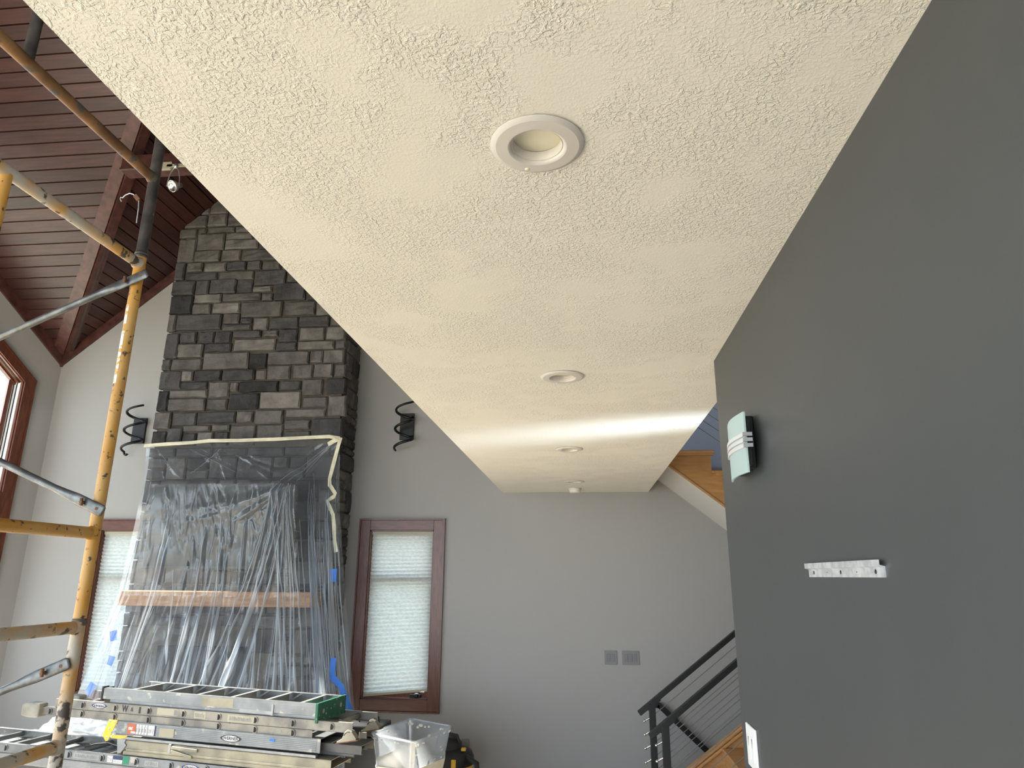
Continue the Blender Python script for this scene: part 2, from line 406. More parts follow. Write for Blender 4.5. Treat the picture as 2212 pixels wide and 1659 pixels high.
# ---- boarded cathedral ceiling: every board its own piece
q1 = math.hypot(1, S1); q2 = math.hypot(1, S2); PWD = .131; GAP = .013
def valley_x(y): return C.x+(S1/S2)*(YB-y)
def valley_y(x): return YB-(S2/S1)*(x-C.x)
def wall_x(y): return C.x+(y-YB)*.3506
n1 = Vector((0, -S1, -1)).normalized(); n2 = Vector((S2, 0, -1)).normalized()   # facing down into the room
roofL = MB().prism([(wall_x(YB)-.3, YB+.1, ZR-S1*.1+.03), (valley_x(YB)+.02, YB+.1, ZR-S1*.1+.03), (valley_x(YR), YR, roof_left(YR)+.03), (wall_x(YR)-.9, YR, roof_left(YR)+.03)], (0, 0, .05))
rl = structure(part('ceiling_left', roofL, 'gap_dark'), 'dark red-brown boarded slope above the angled window', 'ceiling')
k = 0
while True:
    a = k*PWD; b = a+PWD-GAP; y0 = YB-a/q1; y1 = YB-b/q1
    if y1 < YR: break
    vs = []
    for dz in (0, .022):
        for (x, y) in ((wall_x(y0)-.12, y0), (valley_x(y0), y0), (valley_x(y1), y1), (wall_x(y1)-.12, y1)):
            vs.append((x, y, roof_left(y)+dz))
    part('ceiling_board', MB().add(vs, [(0,1,2,3),(7,6,5,4),(0,4,5,1),(1,5,6,2),(2,6,7,3),(3,7,4,0)]), 'plank_x', rl); k += 1
def roof_right(x): return ZR+S2*(x-C.x)
roofR = MB().prism([(C.x, YB+.1, roof_right(C.x)+.03), (XRDG, YB+.1, roof_right(XRDG)+.03), (XRDG, YR, roof_right(XRDG)+.03)], (0, 0, .05))
rr = structure(part('ceiling_right', roofR, 'gap_dark'), 'dark red-brown boarded slope above the chimney', 'ceiling')
k = 0
while True:
    a = k*PWD; b = a+PWD-GAP; x0 = C.x+a/q2; x1 = C.x+b/q2
    if x1 > XRDG: break
    vs = []
    for dz in (0, .022):
        for (x, y) in ((x0, YB), (x0, valley_y(x0)), (x1, valley_y(x1)), (x1, YB)): vs.append((x, y, roof_right(x)+dz))
    part('ceiling_board', MB().add(vs, [(0,1,2,3),(7,6,5,4),(0,4,5,1),(1,5,6,2),(2,6,7,3),(3,7,4,0)]), 'plank_y', rr); k += 1
# the slopes beyond the ridges, out of the picture
mb = MB()
mb.add([(-9, YR, 7.25), (XRDG, YR, 7.25), (XRDG, -3.7, 4.4), (-9, -3.7, 4.4)], [(0,1,2,3)])
mb.add([(XRDG, YB+.2, 7.25), (4.3, YB+.2, 5.3), (4.3, -3.7, 5.3), (XRDG, -3.7, 7.25)], [(0,1,2,3)])
mb.add([(XRDG, YR, 7.25), (XRDG, -3.7, 7.25), (XRDG, -3.7, 4.4)], [(0,1,2)])
structure(part('ceiling_far', mb, 'plank_x'), 'dark boarded roof slopes over the loft, above the frame', 'ceiling')
# valley boards
V0 = Vector((C.x, YB, ZR)); V1 = Vector((valley_x(YR), YR, roof_left(YR))); vd = (V1-V0).normalized()
for i, (nn, wdt) in enumerate(((n1, .125), (n2, .10))):
    t = vd.cross(nn).normalized()
    if (t.x > 0) == (i == 0): t = -t
    q = [V0+t*.0, V0+t*wdt, V0+t*wdt+nn*.022, V0+nn*.022+t*.002]
    structure(part('trim_%d' % (i+1), MB().prism(q, V1-V0), 'beam_wood'),
              ['valley board on the window side, catching light', 'valley board on the chimney side, in shade'][i], 'trim')
# trim along walls
a = Vector(PW(0, ZR+.02)); b = Vector(PW(3.2, ZR+.02+S1*.944*3.2))
structure(part('trim_3', MB().prism([a, a+NIN*.03, a+NIN*.03-Vector((0,0,.15)), a-Vector((0,0,.15))], b-a), 'beam_wood'), 'dark wood trim climbing along the angled wall', 'trim')
a = Vector((C.x, YB, ZR+.02)); b = Vector((-3.0, YB, roof_right(-3.0)+.02)); dn = Vector((0,0,-.15)); inn = Vector((0,-.03,0))
structure(part('trim_4', MB().prism([a, a+inn, a+inn+dn, a+dn], b-a), 'beam_wood'), 'dark wood trim climbing along the fireplace wall', 'trim')
# tie beam carrying the spotlights
BY = 5.50
mb = MB().box((-4.45, BY-.06, 5.735), (-1.0, BY+.09, 5.90)); mb.box((-4.45, BY-.075, 5.735), (-1.0, BY-.06, 5.76))
structure(part('trim_5', mb, 'beam_wood', bevel=.004), 'level dark wood beam carrying the spotlight track', 'beam')

# ---- windows
def casing(root, x0, x1, z0, z1, wd=.105):
    y = YB
    for nm, a, b, m in (('casing_side', (x0-wd, y-.022, z0-wd), (x0, y, z1+wd), 'casing_wood'), ('casing_side', (x1, y-.022, z0-wd), (x1+wd, y, z1+wd), 'casing_wood'),
                        ('casing_head', (x0, y-.022, z1), (x1, y, z1+wd), 'casing_wood_h'), ('casing_sill', (x0, y-.022, z0-wd), (x1, y, z0), 'casing_wood_h')):
        box(nm, a, b, m, root, .003)
    mb = MB(); e = .016
    mb.box((x0-wd-e, y-.034, z0-wd-e), (x0-wd, y, z1+wd+e)); mb.box((x1+wd, y-.034, z0-wd-e), (x1+wd+e, y, z1+wd+e))
    mb.box((x0-wd, y-.034, z1+wd), (x1+wd, y, z1+wd+e)); mb.box((x0-wd, y-.034, z0-wd-e), (x1+wd, y, z0-wd))
    part('backband', mb, 'casing_wood', root)
    for a, b in (((x0, y, z0), (x0+.012, y+.15, z1)), ((x1-.012, y, z0), (x1, y+.15, z1)), ((x0, y, z1-.012), (x1, y+.15, z1)), ((x0, y, z0), (x1, y+.15, z0+.012))):
        box('jamb', a, b, 'casing_wood', root)
    zm = z0+(z1-z0)*.70
    for a, b in (((x0+.012, y+.085, z0+.012), (x0+.06, y+.125, z1-.012)), ((x1-.06, y+.085, z0+.012), (x1-.012, y+.125, z1-.012)),
                 ((x0+.06, y+.085, z1-.06), (x1-.06, y+.125, z1-.012)), ((x0+.06, y+.085, z0+.012), (x1-.06, y+.125, z0+.06)), ((x0+.06, y+.06, zm-.03), (x1-.06, y+.125, zm+.03))):
        box('sash_rail', a, b, 'casing_wood', root)
    box('pane', (x0+.06, y+.103, z0+.06), (x1-.06, y+.107, zm-.03), 'window_glass', root)
    box('pane', (x0+.06, y+.103, zm+.03), (x1-.06, y+.107, z1-.06), 'window_glass', root)
    mb = MB().box((x1-.2, y+.045, z0+.012), (x1-.09, y+.085, z0+.04)); mb.lathe([(.0, .03), (.02, .03), (.02, .0)], (x1-.13, y+.05, z0+.02), (0, -.3, 1), 12)
    part('crank', mb, 'black_metal', root)
def window(nm, W, label):
    r = thing(nm, label, 'window', ((W[0]+W[1])/2, YB, W[2])); r['kind'] = 'structure'
    casing(r, *W); return r
window('window_1', WR, 'red-brown cased window between the chimney and the stairs')
window('window_2', WL, 'red-brown cased window between scaffold post and draped fireplace')
def shade(W, zl, zr, label):
    x0, x1 = W[0]+.016, W[1]-.016; zt = W[3]-.014; y = YB+.035
    r = thing('cellular_shade', label, 'blind', ((x0+x1)/2, y, zl), 'pleated shades on the fireplace wall')
    n = 40; vs = []; fs = []
    cols = 6
    for i in range(2*n+1):
        for j in range(cols+1):
            f = j/cols; zb = zl+(zr-zl)*f; t = i/(2*n)
            vs.append((x0+(x1-x0)*f, y+(.007 if i % 2 else -.007), (zt-.03)+(zb+.02-zt+.03)*t))
    for i in range(2*n):
        for j in range(cols): k = i*(cols+1)+j; fs.append((k, k+1, k+cols+2, k+cols+1))
    part('pleated_fabric', MB().add(vs, fs), 'shade_fabric', r)
    box('head_rail', (x0, y-.018, zt-.03), (x1, y+.02, zt), 'sticker_cream', r)
    mb = MB().prism([(x0, y-.012, zl), (x1, y-.012, zr), (x1, y-.012, zr+.022), (x0, y-.012, zl+.022)], (0, .024, 0))
    part('bottom_rail', mb, 'sticker_cream', r)
shade(WR, .735, .80, 'pleated cream shade, hanging crooked over the sill right of the chimney')
shade(WL, .735, .735, 'pleated cream shade seen between scaffold post and plastic sheet')

# sloping window in the angled wall
r = thing('window_3', 'wood-cased window with a sloping top in the angled wall', 'window', PW(TW0, 2.77)); r['kind'] = 'structure'
def wboard(nm, pts, d0, d1, m, rt=r): return part(nm, MB().prism([PW(t, z, -d0) for t, z in pts], -NIN*(d1-d0)*-1), m, rt)
cw = .10
wboard('casing_side', [(TW0-cw, .9), (TW0, .9), (TW0, wtop(TW0)), (TW0-cw, wtop(TW0-cw)+cw*1.2)], 0, .024, 'casing_wood')
wboard('casing_head', [(TW0-cw, wtop(TW0-cw)+cw*1.2), (TW0, wtop(TW0)), (TW1, wtop(TW1)), (TW1, wtop(TW1)+cw*1.25)], 0, .024, 'casing_wood')
wboard('casing_edge', [(TW0-cw-.016, .9), (TW0-cw, .9), (TW0-cw, wtop(TW0-cw)+cw*1.2), (TW0-cw-.016, wtop(TW0-cw-.016)+cw*1.2+.016)], 0, .036, 'casing_wood')
wboard('casing_edge', [(TW0-cw-.016, wtop(TW0-cw-.016)+cw*1.2), (TW1, wtop(TW1)+cw*1.25), (TW1, wtop(TW1)+cw*1.25+.02), (TW0-cw-.016, wtop(TW0-cw-.016)+cw*1.2+.02)], 0, .036, 'casing_wood')
wboard('transom', [(TW0, 2.53), (TW1, 2.53), (TW1, 2.78), (TW0, 2.78)], -.05, .03, 'casing_wood_h')
def wjamb(nm, tA, zA, tB, zB, d0, d1, th, m):
    a = Vector(PW(tA, zA, d0)); b = Vector(PW(tB, zB, d0)); ln = b-a; up = ln.cross(NIN).normalized()*th
    return part(nm, MB().prism([a, a-NIN*(d1-d0), a-NIN*(d1-d0)+up, a+up], ln), m, r)
for zz in ((2.78, wtop(TW0)),):
    for i, (d0, d1, th, m) in enumerate(((0, .035, .012, 'casing_wood'), (.035, .085, .018, 'white_plastic'), (.085, .092, .026, 'black_metal'), (.092, .125, .03, 'white_plastic'), (.125, .132, .036, 'black_metal'), (.132, .16, .05, 'white_plastic'))):
        a = Vector(PW(TW0, zz[0])); b = Vector(PW(TW0, zz[1])); tv = E1*th
        part('jamb_strip', MB().prism([a-NIN*d0, a-NIN*d1, a-NIN*d1+tv, a-NIN*d0+tv], b-a), m, r)
for i, (d0, d1, th, m) in enumerate(((0, .04, .012, 'casing_wood'), (.04, .055, .02, 'black_metal'), (.055, .1, .024, 'casing_wood'), (.1, .16, .05, 'casing_wood'))):
    a = Vector(PW(TW0, wtop(TW0))); b = Vector(PW(TW1, wtop(TW1))); dn = Vector((0, 0, -th))
    part('head_strip', MB().prism([a-NIN*d0, a-NIN*d1, a-NIN*d1+dn, a-NIN*d0+dn], b-a), m, r)
a = Vector(PW(TW0+.05, 2.78)); tv = E1*.045
part('sash_stile', MB().prism([a-NIN*.12, a-NIN*.155, a-NIN*.155+tv, a-NIN*.12+tv], (0, 0, wtop(TW0)-2.78+.02)), 'casing_wood', r)
wboard('pane', [(TW0+.09, 2.8), (TW1, 2.8), (TW1, wtop(TW1)-.05), (TW0+.09, wtop(TW0+.09)-.05)], -.144, -.14, 'window_glass')
wboard('pane', [(TW0, .95), (TW1, .95), (TW1, 2.5), (TW0, 2.5)], -.144, -.14, 'window_glass')

# daylight portals in the openings, plus an added lamp for the soffit streak
portal('portal_side', (PX.x-.1, .35, 1.95), (5.1, 2.9), (1, 0, 0))
portal('portal_rear', (-3.95, -3.7, 2.2), (5.7, 4.0), (0, 1, 0))
portal('portal_hall', (-.15, -3.7, 1.35), (1.2, 2.5), (0, 1, 0))
portal('portal_stair', (2.8, 3.1, 1.9), (.4, 1.2), (-1, 0, 0))
pl = portal('soffit_streak_lamp', (2.69, 3.12, 2.2), (.24, .2), (-.92, .345, .215), 1.5, (.74, .87, 1.0)); pl.data.spread = math.radians(15)   # added lamp, aimed up to make the bright streak on the soffit
pm = C+E1*1.55-NIN*.1
portal('portal_angled', (pm.x, pm.y, 2.4), (2.3, 4.4), NIN)

# ================================================================ FIREPLACE
STONES = "-4630,5847,-4331,6003,0 -4448,6011,-4307,6121,0 -4306,6014,-4086,6229,0 -4321,5857,-4087,6013,0 -4068,5847,-3796,5992,0 -4070,6003,-3865,6170,0 -4655,5723,-4436,5838,0 -4418,5770,-4325,5839,0 -4301,5772,-3979,5841,0 -3958,5764,-3721,5840,0 -4643,5410,-4426,5701,0 -4413,5548,-4082,5759,0 -4074,5674,-3748,5762,0 -4072,5547,-3668,5669,0 -3647,5536,-3462,5655,0 -4419,5402,-4111,5543,0 -4094,5405,-3865,5543,0 -3844,5394,-3424,5531,0 -4635,5181,-4517,5400,0 -4498,5281,-4304,5396,0 -4286,5280,-4023,5388,0 -4010,5279,-3782,5390,0 -3762,5277,-3602,5387,0 -3582,5273,-3369,5377,0 -3345,5267,-3190,5361,0 -4494,5177,-4118,5268,0 -4088,5160,-3675,5266,0 -3655,5080,-3291,5264,0 -3269,5103,-3071,5245,0 -4644,4996,-4368,5168,0 -4354,4994,-4196,5166,0 -4180,4997,-3872,5171,-1 -3861,4997,-3675,5167,-1 -3669,5001,-3440,5072,1 -3401,4885,-3042,5096,-1 -3023,4881,-2865,5058,0 -4630,4762,-4360,4981,-2 -4359,4890,-4030,4995,0 -4015,4900,-3567,4989,0 -3545,4891,-3420,4977,0 -4362,4754,-4143,4880,0 -4120,4754,-3798,4885,2 -3772,4694,-3295,4879,0 -3274,4706,-2913,4869,0 -2895,4690,-2676,4858,0 -4627,4550,-4530,4757,0 -4523,4561,-3990,4746,-1 -3966,4624,-3782,4745,0 -3761,4622,-3632,4688,0 -3974,4545,-3632,4617,0 -3612,4544,-3440,4687,1 -3419,4545,-3089,4684,0 -3081,4560,-2738,4682,-1 -2720,4567,-2546,4676,0 -4618,4234,-4459,4526,-1 -4456,4404,-4263,4544,-1 -4242,4401,-4056,4544,-1 -4038,4398,-3855,4538,0 -3830,4455,-3508,4535,0 -3475,4460,-3315,4531,0 -3296,4391,-3087,4537,-1 -3061,4402,-2778,4551,1 -2758,4407,-2548,4556,0 -4457,4240,-4164,4397,0 -4152,4299,-3840,4397,-1 -3809,4302,-3330,4437,2 -3320,4287,-3084,4385,-1 -3070,4293,-2660,4391,1 -2642,4301,-2532,4392,0 -4142,4093,-3621,4286,1 -3615,4090,-3406,4267,-2 -3397,4130,-2930,4280,0 -2922,4147,-2781,4284,1 -2769,4133,-2543,4291,0 -4628,4096,-4516,4225,-1 -4514,4096,-4154,4224,0 -4630,3881,-4369,4086,-1 -4370,3968,-4238,4084,1 -4221,3963,-3913,4087,-2 -3893,3961,-3530,4081,-1 -3522,3964,-3404,4076,1 -3388,3962,-3129,4126,0 -3097,3972,-2876,4126,0 -2861,3972,-2651,4126,1 -2630,3977,-2509,4118,1 -4365,3875,-4060,3955,0 -4036,3775,-3803,3949,0 -3792,3837,-3703,3939,1 -3689,3825,-3248,3947,-2 -3228,3840,-2999,3944,0 -2976,3780,-2748,3956,0 -2713,3787,-2496,3963,-2 -4616,3632,-4488,3860,-2 -4491,3777,-4053,3865,0 -4481,3627,-4053,3765,0 -4036,3630,-3804,3756,0 -3780,3632,-3456,3812,-2 -3434,3640,-2983,3824,2 -2957,3645,-2686,3761,0 -2674,3545,-2480,3766,1 -4616,3431,-4420,3618,0 -4407,3458,-4137,3614,-1 -4123,3485,-3690,3613,0 -3685,3488,-3495,3616,0 -3468,3469,-3158,3621,0 -3130,3539,-2694,3628,2 -4617,3250,-4447,3409,-2 -4444,3247,-4272,3440,0 -4272,3398,-3964,3467,0 -3934,3402,-3744,3470,0 -4254,3245,-4112,3382,-1 -4093,3243,-3915,3391,0 -3892,3241,-3743,3393,0 -3728,3238,-3453,3461,0 -3431,3301,-3148,3463,0 -3129,3405,-2856,3511,0 -3129,3297,-2843,3390,0 -2829,3304,-2497,3520,0"
YF = 6.785
fp = thing('fireplace', 'floor-to-ceiling grey stone chimney with a timber mantel, half draped in plastic', 'fireplace', (-3.58, 7.05, 0))
CX0, CX1 = -4.60, -2.52
mb = MB().prism([(CX0+.02, YF+.035, 0), (CX1-.02, YF+.035, 0), (CX1-.02, YF+.035, 7.0), (-3.0, YF+.035, 7.0), (CX0+.02, YF+.035, roof_right(CX0))], (0, YB-YF-.035, 0))
part('mortar_core', mb, 'mortar', fp)
def stone_mesh(mb, x0, z0, x1, z1, face, dep=.07, rng=random):
    """rough-faced ashlar: a bevelled, uneven block; face(x, z, d) maps to the wall"""
    w_, h_ = x1-x0, z1-z0; nx = max(2, min(4, int(w_/.06)+1)); nz = max(2, min(3, int(h_/.06)+1)); bv = min(.013, .2*min(w_, h_))
    out = rng.uniform(-.007, .012); j = .0035
    g = {}; vs = []; fs = []
    sx = [x0]+[x0+bv+(w_-2*bv)*i/nx for i in range(nx+1)]+[x1]; sz = [z0]+[z0+bv+(h_-2*bv)*i/nz for i in range(nz+1)]+[z1]
    for a, xx in enumerate(sx):
        for b, zz in enumerate(sz):
            ex = a in (0, len(sx)-1); ez = b in (0, len(sz)-1)
            d = out+(rng.uniform(-.006, .006) if not (ex or ez) else -.018+rng.uniform(-.004, .004))
            g[a, b] = len(vs); vs.append(face(xx+rng.uniform(-j, j), zz+rng.uniform(-j, j), d))
    for a in range(len(sx)-1):
        for b in range(len(sz)-1): fs.append((g[a, b], g[a+1, b], g[a+1, b+1], g[a, b+1]))
    rim = [g[a, 0] for a in range(len(sx))]+[g[len(sx)-1, b] for b in range(1, len(sz))]+[g[a, len(sz)-1] for a in range(len(sx)-2, -1, -1)]+[g[0, b] for b in range(len(sz)-2, 0, -1)]
    o = len(vs)
    cen = [(x0, z0), (x1, z0), (x1, z1), (x0, z1)]
    back = [face(min(max(0, 0) or 0, 0)+0, 0, 0)]*0
    pts = [(sx[a], z0) for a in range(len(sx))]+[(x1, sz[b]) for b in range(1, len(sz))]+[(sx[a], z1) for a in range(len(sx)-2, -1, -1)]+[(x0, sz[b]) for b in range(len(sz)-2, 0, -1)]
    for p in pts: vs.append(face(p[0], p[1], -dep))
    n = len(rim)
    for i in range(n): fs.append((rim[i], o+i, o+(i+1) % n, rim[(i+1) % n]))
    mb.add(vs, fs); return mb
front = lambda x, z, d: (x, YF-d, z)
rs = random.Random(3)
lst = [tuple(int(v) for v in t.split(',')) for t in STONES.split()]
for x0, z0, x1, z1, tone in lst:
    g = -.002
    x0, z0, x1, z1 = x0/1000-g, z0/1000-g, x1/1000+g, z1/1000+g
    dep = .07
    if tone == 0: tone = rs.choice((0, 0, 0, -1, 1))
    part('stone', stone_mesh(MB(), x0, z0, x1, z1, front, dep, rs), 'stone_%d' % (tone+2), fp)
# coursed rubble on the return face and below the drape
def ashlar(x0, x1, z0, z1, rng):
    out = []; z = z0
    while z < z1-.05:
        hh = rng.choice((.16, .18, .2, .24)); hh = min(hh, z1-z)
        x = x0
        while x < x1-.04:
            ww = rng.uniform(.13, .42); 
            if x1-x-ww < .1: ww = x1-x
            if hh > .15 and rng.random() < .45:
                sp = hh*rng.uniform(.38, .62); out.append((x, z, x+ww, z+sp))
                if ww > .28 and rng.random() < .6:
                    m_ = ww*rng.uniform(.35, .65); out += [(x, z+sp, x+m_, z+hh), (x+m_, z+sp, x+ww, z+hh)]
                else: out.append((x, z+sp, x+ww, z+hh))
            else: out.append((x, z, x+ww, z+hh))
            x += ww
        z += hh
    return out
side = lambda y, z, d: (CX1+.0+d, y, z)
cnt = 0
for (a, z0, b, z1) in ashlar(6.86, YB, 0, 5.2, rs):
    g = .007
    ya, yb = a, b
    tone = rs.choice((1, 1, 2, 2, 2, 3))
    part('stone', stone_mesh(MB(), ya+g, z0+g, yb-g, z1-g, side, .06, rs), 'stone_%d' % tone, fp); cnt += 1
FBX = (-4.20, -3.30, .2, 1.24)     # firebox opening
rest = MB(); low = ashlar(CX0-.02, CX1+.02, 0, 3.225, rs); nlow = 0
for (x0, z0, x1, z1) in low:
    if x0 < FBX[1] and x1 > FBX[0] and z0 < FBX[3] and z1 > FBX[2]: continue
    g = .007; a = (x0+g, z0+g, x1-g, z1-g)
    if z0 > 1.0 and nlow < 300-118-cnt:
        part('stone', stone_mesh(MB(), *a, front, .07, rs), 'stone_%d' % rs.choice((0, 1, 1, 2, 2)), fp); nlow += 1
    else: stone_mesh(rest, *a, front, .07, rs)
part('stonework_low', rest, 'stone_1', fp, kind='stuff')
mb = MB(); fx0, fx1, fz0, fz1 = FBX
mb.box((fx0, YF-.012, fz1-.05), (fx1, YF+.03, fz1)); mb.box((fx0, YF-.012, fz0), (fx0+.05, YF+.03, fz1)); mb.box((fx1-.05, YF-.012, fz0), (fx1, YF+.03, fz1))
mb.box((fx0, YF+.005, fz0), (fx1, YF+.034, fz1))
part('firebox', mb, 'firebox_black', fp)
part('mantel', MB().box((-4.50, 6.50, 1.625), (-2.57, 6.86, 1.765)), 'mantel_wood', fp, bevel=.008)

# television under the drape
tv = thing('television', 'flat black television on a wall arm above the mantel, under plastic', 'television', (-3.52, 6.42, 1.98))
box('panel', (-4.235, 6.385, 1.97), (-2.775, 6.43, 2.775), 'case_black', tv, .006)
box('screen', (-4.215, 6.382, 1.995), (-2.795, 6.386, 2.755), 'screen_black', tv)
mb = MB().bar((-3.5, 6.43, 2.4), (-3.3, 6.62, 2.4), .05, .08); mb.bar((-3.3, 6.62, 2.4), (-3.5, 6.79, 2.4), .05, .08); mb.box((-3.65, 6.74, 2.2), (-3.35, 6.80, 2.6))
part('wall_arm', mb, 'black_metal', tv)

# ---- plastic drop sheet
ROWS = [(0.0, [(0,-4.613,6.735,3.231),(.4,-3.786,6.735,3.271),(.9,-2.671,6.735,3.286),(1,-2.491,6.735,3.274)]),
        (.17, [(0,-4.51,6.62,2.807),(.05,-4.245,6.345,2.79),(.72,-2.755,6.345,2.79),(.78,-2.741,6.58,2.78),(1,-2.456,6.735,2.822)]),
        (.25, [(0,-4.51,6.60,2.52),(.05,-4.26,6.34,2.52),(.72,-2.74,6.34,2.52),(.79,-2.70,6.55,2.52),(1,-2.43,6.73,2.52)]),
        (.52, [(0,-4.505,6.49,1.723),(.06,-4.362,6.40,1.727),(.72,-2.626,6.40,1.723),(.85,-2.507,6.56,1.719),(1,-2.31,6.72,1.717)]),
        (.80, [(0,-4.59,6.25,.823),(.1,-4.283,6.15,.816),(.72,-2.417,6.15,.823),(1,-2.081,6.55,.725)]),
        (1.0, [(0,-4.75,6.15,.12),(.1,-4.4,6.06,.05),(.72,-2.35,6.06,.05),(1,-1.95,6.4,.05)])]
def sheet():
    NU, NV = 340, 230; lines = []
    u = np.linspace(0, 1, NU); rows = []
    for v, ps in ROWS:
        ps = np.array(ps); rows.append((v, np.stack([np.interp(u, ps[:, 0], ps[:, k]) for k in (1, 2, 3)], 1)))
    vv = np.linspace(0, 1, NV); P = np.zeros((NV, NU, 3)); rv = np.array([r_[0] for r_ in rows]); A = np.array([r_[1] for r_ in rows])
    for k in range(3):
        for j in range(NU): P[:, j, k] = np.interp(vv, rv, A[:, j, k])
    U, V = np.meshgrid(u, vv); D = np.zeros_like(U); rg = np.random.default_rng(5)
    def fold(ua, va, ub, vb, wa, wb, amp, fade=.03, pleat=0):
        if pleat and amp > 0: lines.append((ua, va, ub, vb, wa, wb, amp))
        t = np.clip((V-va)/(vb-va), 0, 1); uc = ua+(ub-ua)*t; ww = wa+(wb-wa)*t+1.3*abs(ub-ua)/(vb-va)/NV
        on = np.clip((V-va)/fade, 0, 1)*np.clip((vb-V)/fade, 0, 1)
        return amp*on*np.exp(-((U-uc)/ww)**2)
    for k in range(60):      # fans pulled from the taped top edge
        a = rg.choice([.05, .25, .40, .40, .48, .9]); b = a+rg.uniform(-.32, .32)
        if not .03 < b < .74: continue
        D += fold(a+rg.uniform(-.02, .02), rg.uniform(0, .05), b, rg.uniform(.12, .175), .003, rg.uniform(.004, .011), rg.uniform(-.014, .016), .02, k % 4 == 0)
    for k in range(16):      # corner pull from the right end to the television corner
        D += fold(.985, .005, rg.uniform(.62, .74), .165, .003, .006, rg.uniform(-.012, .014), .02, k % 4 == 0)
    for k in range(120):     # fine gathers below the television edge
        a = rg.uniform(.05, .7); v0 = rg.choice([.172, .20, .265, .265, .31]); D += fold(a, v0, a+rg.uniform(-.03, .05), v0+rg.uniform(.05, .13), .003, .005, rg.uniform(-.008, .010), .02)
    for k in range(26):      # pulls fanning from the television corner to the left
        D += fold(.71, .175, rg.uniform(.2, .66), rg.uniform(.24, .3), .003, .007, rg.uniform(.001, .008), .02)
    for k in range(13):      # long heavy folds falling from the corner
        b = rg.uniform(.36, .74); D += fold(rg.uniform(.62, .72), .175, b, rg.uniform(.75, 1.0), .003, rg.uniform(.007, .013), rg.uniform(.012, .03), .03, 1)
    for k in range(70):      # hanging folds
        a = rg.uniform(.03, .98); D += fold(a, rg.uniform(.25, .5), a+rg.uniform(-.07, .05), rg.uniform(.7, 1.0), .004, rg.uniform(.005, .014), rg.uniform(-.012, .026), .06, k % 3 == 0)
    for k in range(54):      # right side, loose
        a = rg.uniform(.8, .99); D += fold(a, rg.uniform(.1, .4), a+rg.uniform(-.06, .03), rg.uniform(.7, 1.0), .003, rg.uniform(.005, .010), rg.uniform(-.015, .03), .05, 1)
    P[:, :, 1] -= D; P[:, :, 2] += D*.15
    lump = .006*np.sin(U*23+3*np.sin(V*11))*np.sin(V*31+U*9)
    P[:, :, 1] -= np.abs(lump)*(V > .05)
    vs = P.reshape(-1, 3); fs = []
    idx = np.arange(NU*NV).reshape(NV, NU)
    q = np.stack([idx[:-1, :-1], idx[:-1, 1:], idx[1:, 1:], idx[1:, :-1]], -1).reshape(-1, 4)
    # doubled-over film along the creases: narrow pleats standing on the sheet
    fv = []; ff = []
    for (ua, va, ub, vb, wa, wb, amp) in lines:
        n = 26; k = rg.uniform(.7, 1.6); ph = rg.uniform(0, 6)
        o = len(fv)
        for i in range(n+1):
            t = i/n; v_ = va+(vb-va)*t; u_ = ua+(ub-ua)*t+.0006*math.sin(5*t+ph); w_ = (wa+(wb-wa)*t)*k*math.sin(math.pi*min(1, .04+.96*t))**.5*(.85+.15*math.sin(4*t+ph))
            for uu, lift in ((u_-w_*.5, .002), (u_+w_*.1, .012), (u_+w_*.5, .004)):
                j = min(max(uu, 0), 1)*(NU-1); r0 = min(max(v_, 0), 1)*(NV-1); j0 = int(min(j, NU-2)); i0 = int(min(r0, NV-2)); fj = j-j0; fi = r0-i0
                p = (P[i0, j0]*(1-fj)+P[i0, j0+1]*fj)*(1-fi)+(P[i0+1, j0]*(1-fj)+P[i0+1, j0+1]*fj)*fi
                fv.append((p[0], p[1]-lift, p[2]))
        for i in range(n):
            for c in range(2): a_ = o+3*i+c; ff.append((a_, a_+1, a_+4, a_+3))
    return vs, q, fv, ff
loc = Vector((-3.5, 6.3, 0)); sh = thing('drop_sheet', 'clear plastic drop sheet taped across the chimney and hanging over the fireplace', 'plastic sheet', loc)
vs, q, fv, ff = sheet(); me = bpy.data.meshes.new('film'); me.from_pydata((vs-np.array(loc)).tolist(), [], q.tolist())
me.polygons.foreach_set('use_smooth', [True]*len(me.polygons)); me.materials.append(MATS['plastic_film']); me.update(); link('film', me, sh)
part('film_pleats', MB().add(fv, ff, True), 'plastic_fold', sh)
# crumpled hem lying to the left
NX, NY = 70, 26; rg = np.random.default_rng(2); vs = []
for i in range(NX):
    for j in range(NY):
        a, b = i/(NX-1), j/(NY-1); x = -5.35+2.2*a; y = 6.03+.45*b
        z = .50+.16*math.sin(math.pi*min(1, a*1.3))*(.4+.6*b)+.022*math.sin(a*31+b*9)+.018*math.sin(a*17-b*23)+rg.uniform(-.012, .012)
        vs.append((x, y, z*min(1, .2+a*4)))
mb = MB().add(vs, [(i*NY+j, (i+1)*NY+j, (i+1)*NY+j+1, i*NY+j+1) for i in range(NX-1) for j in range(NY-1)], True)
part('crumpled_hem', mb, 'plastic_film', sh)
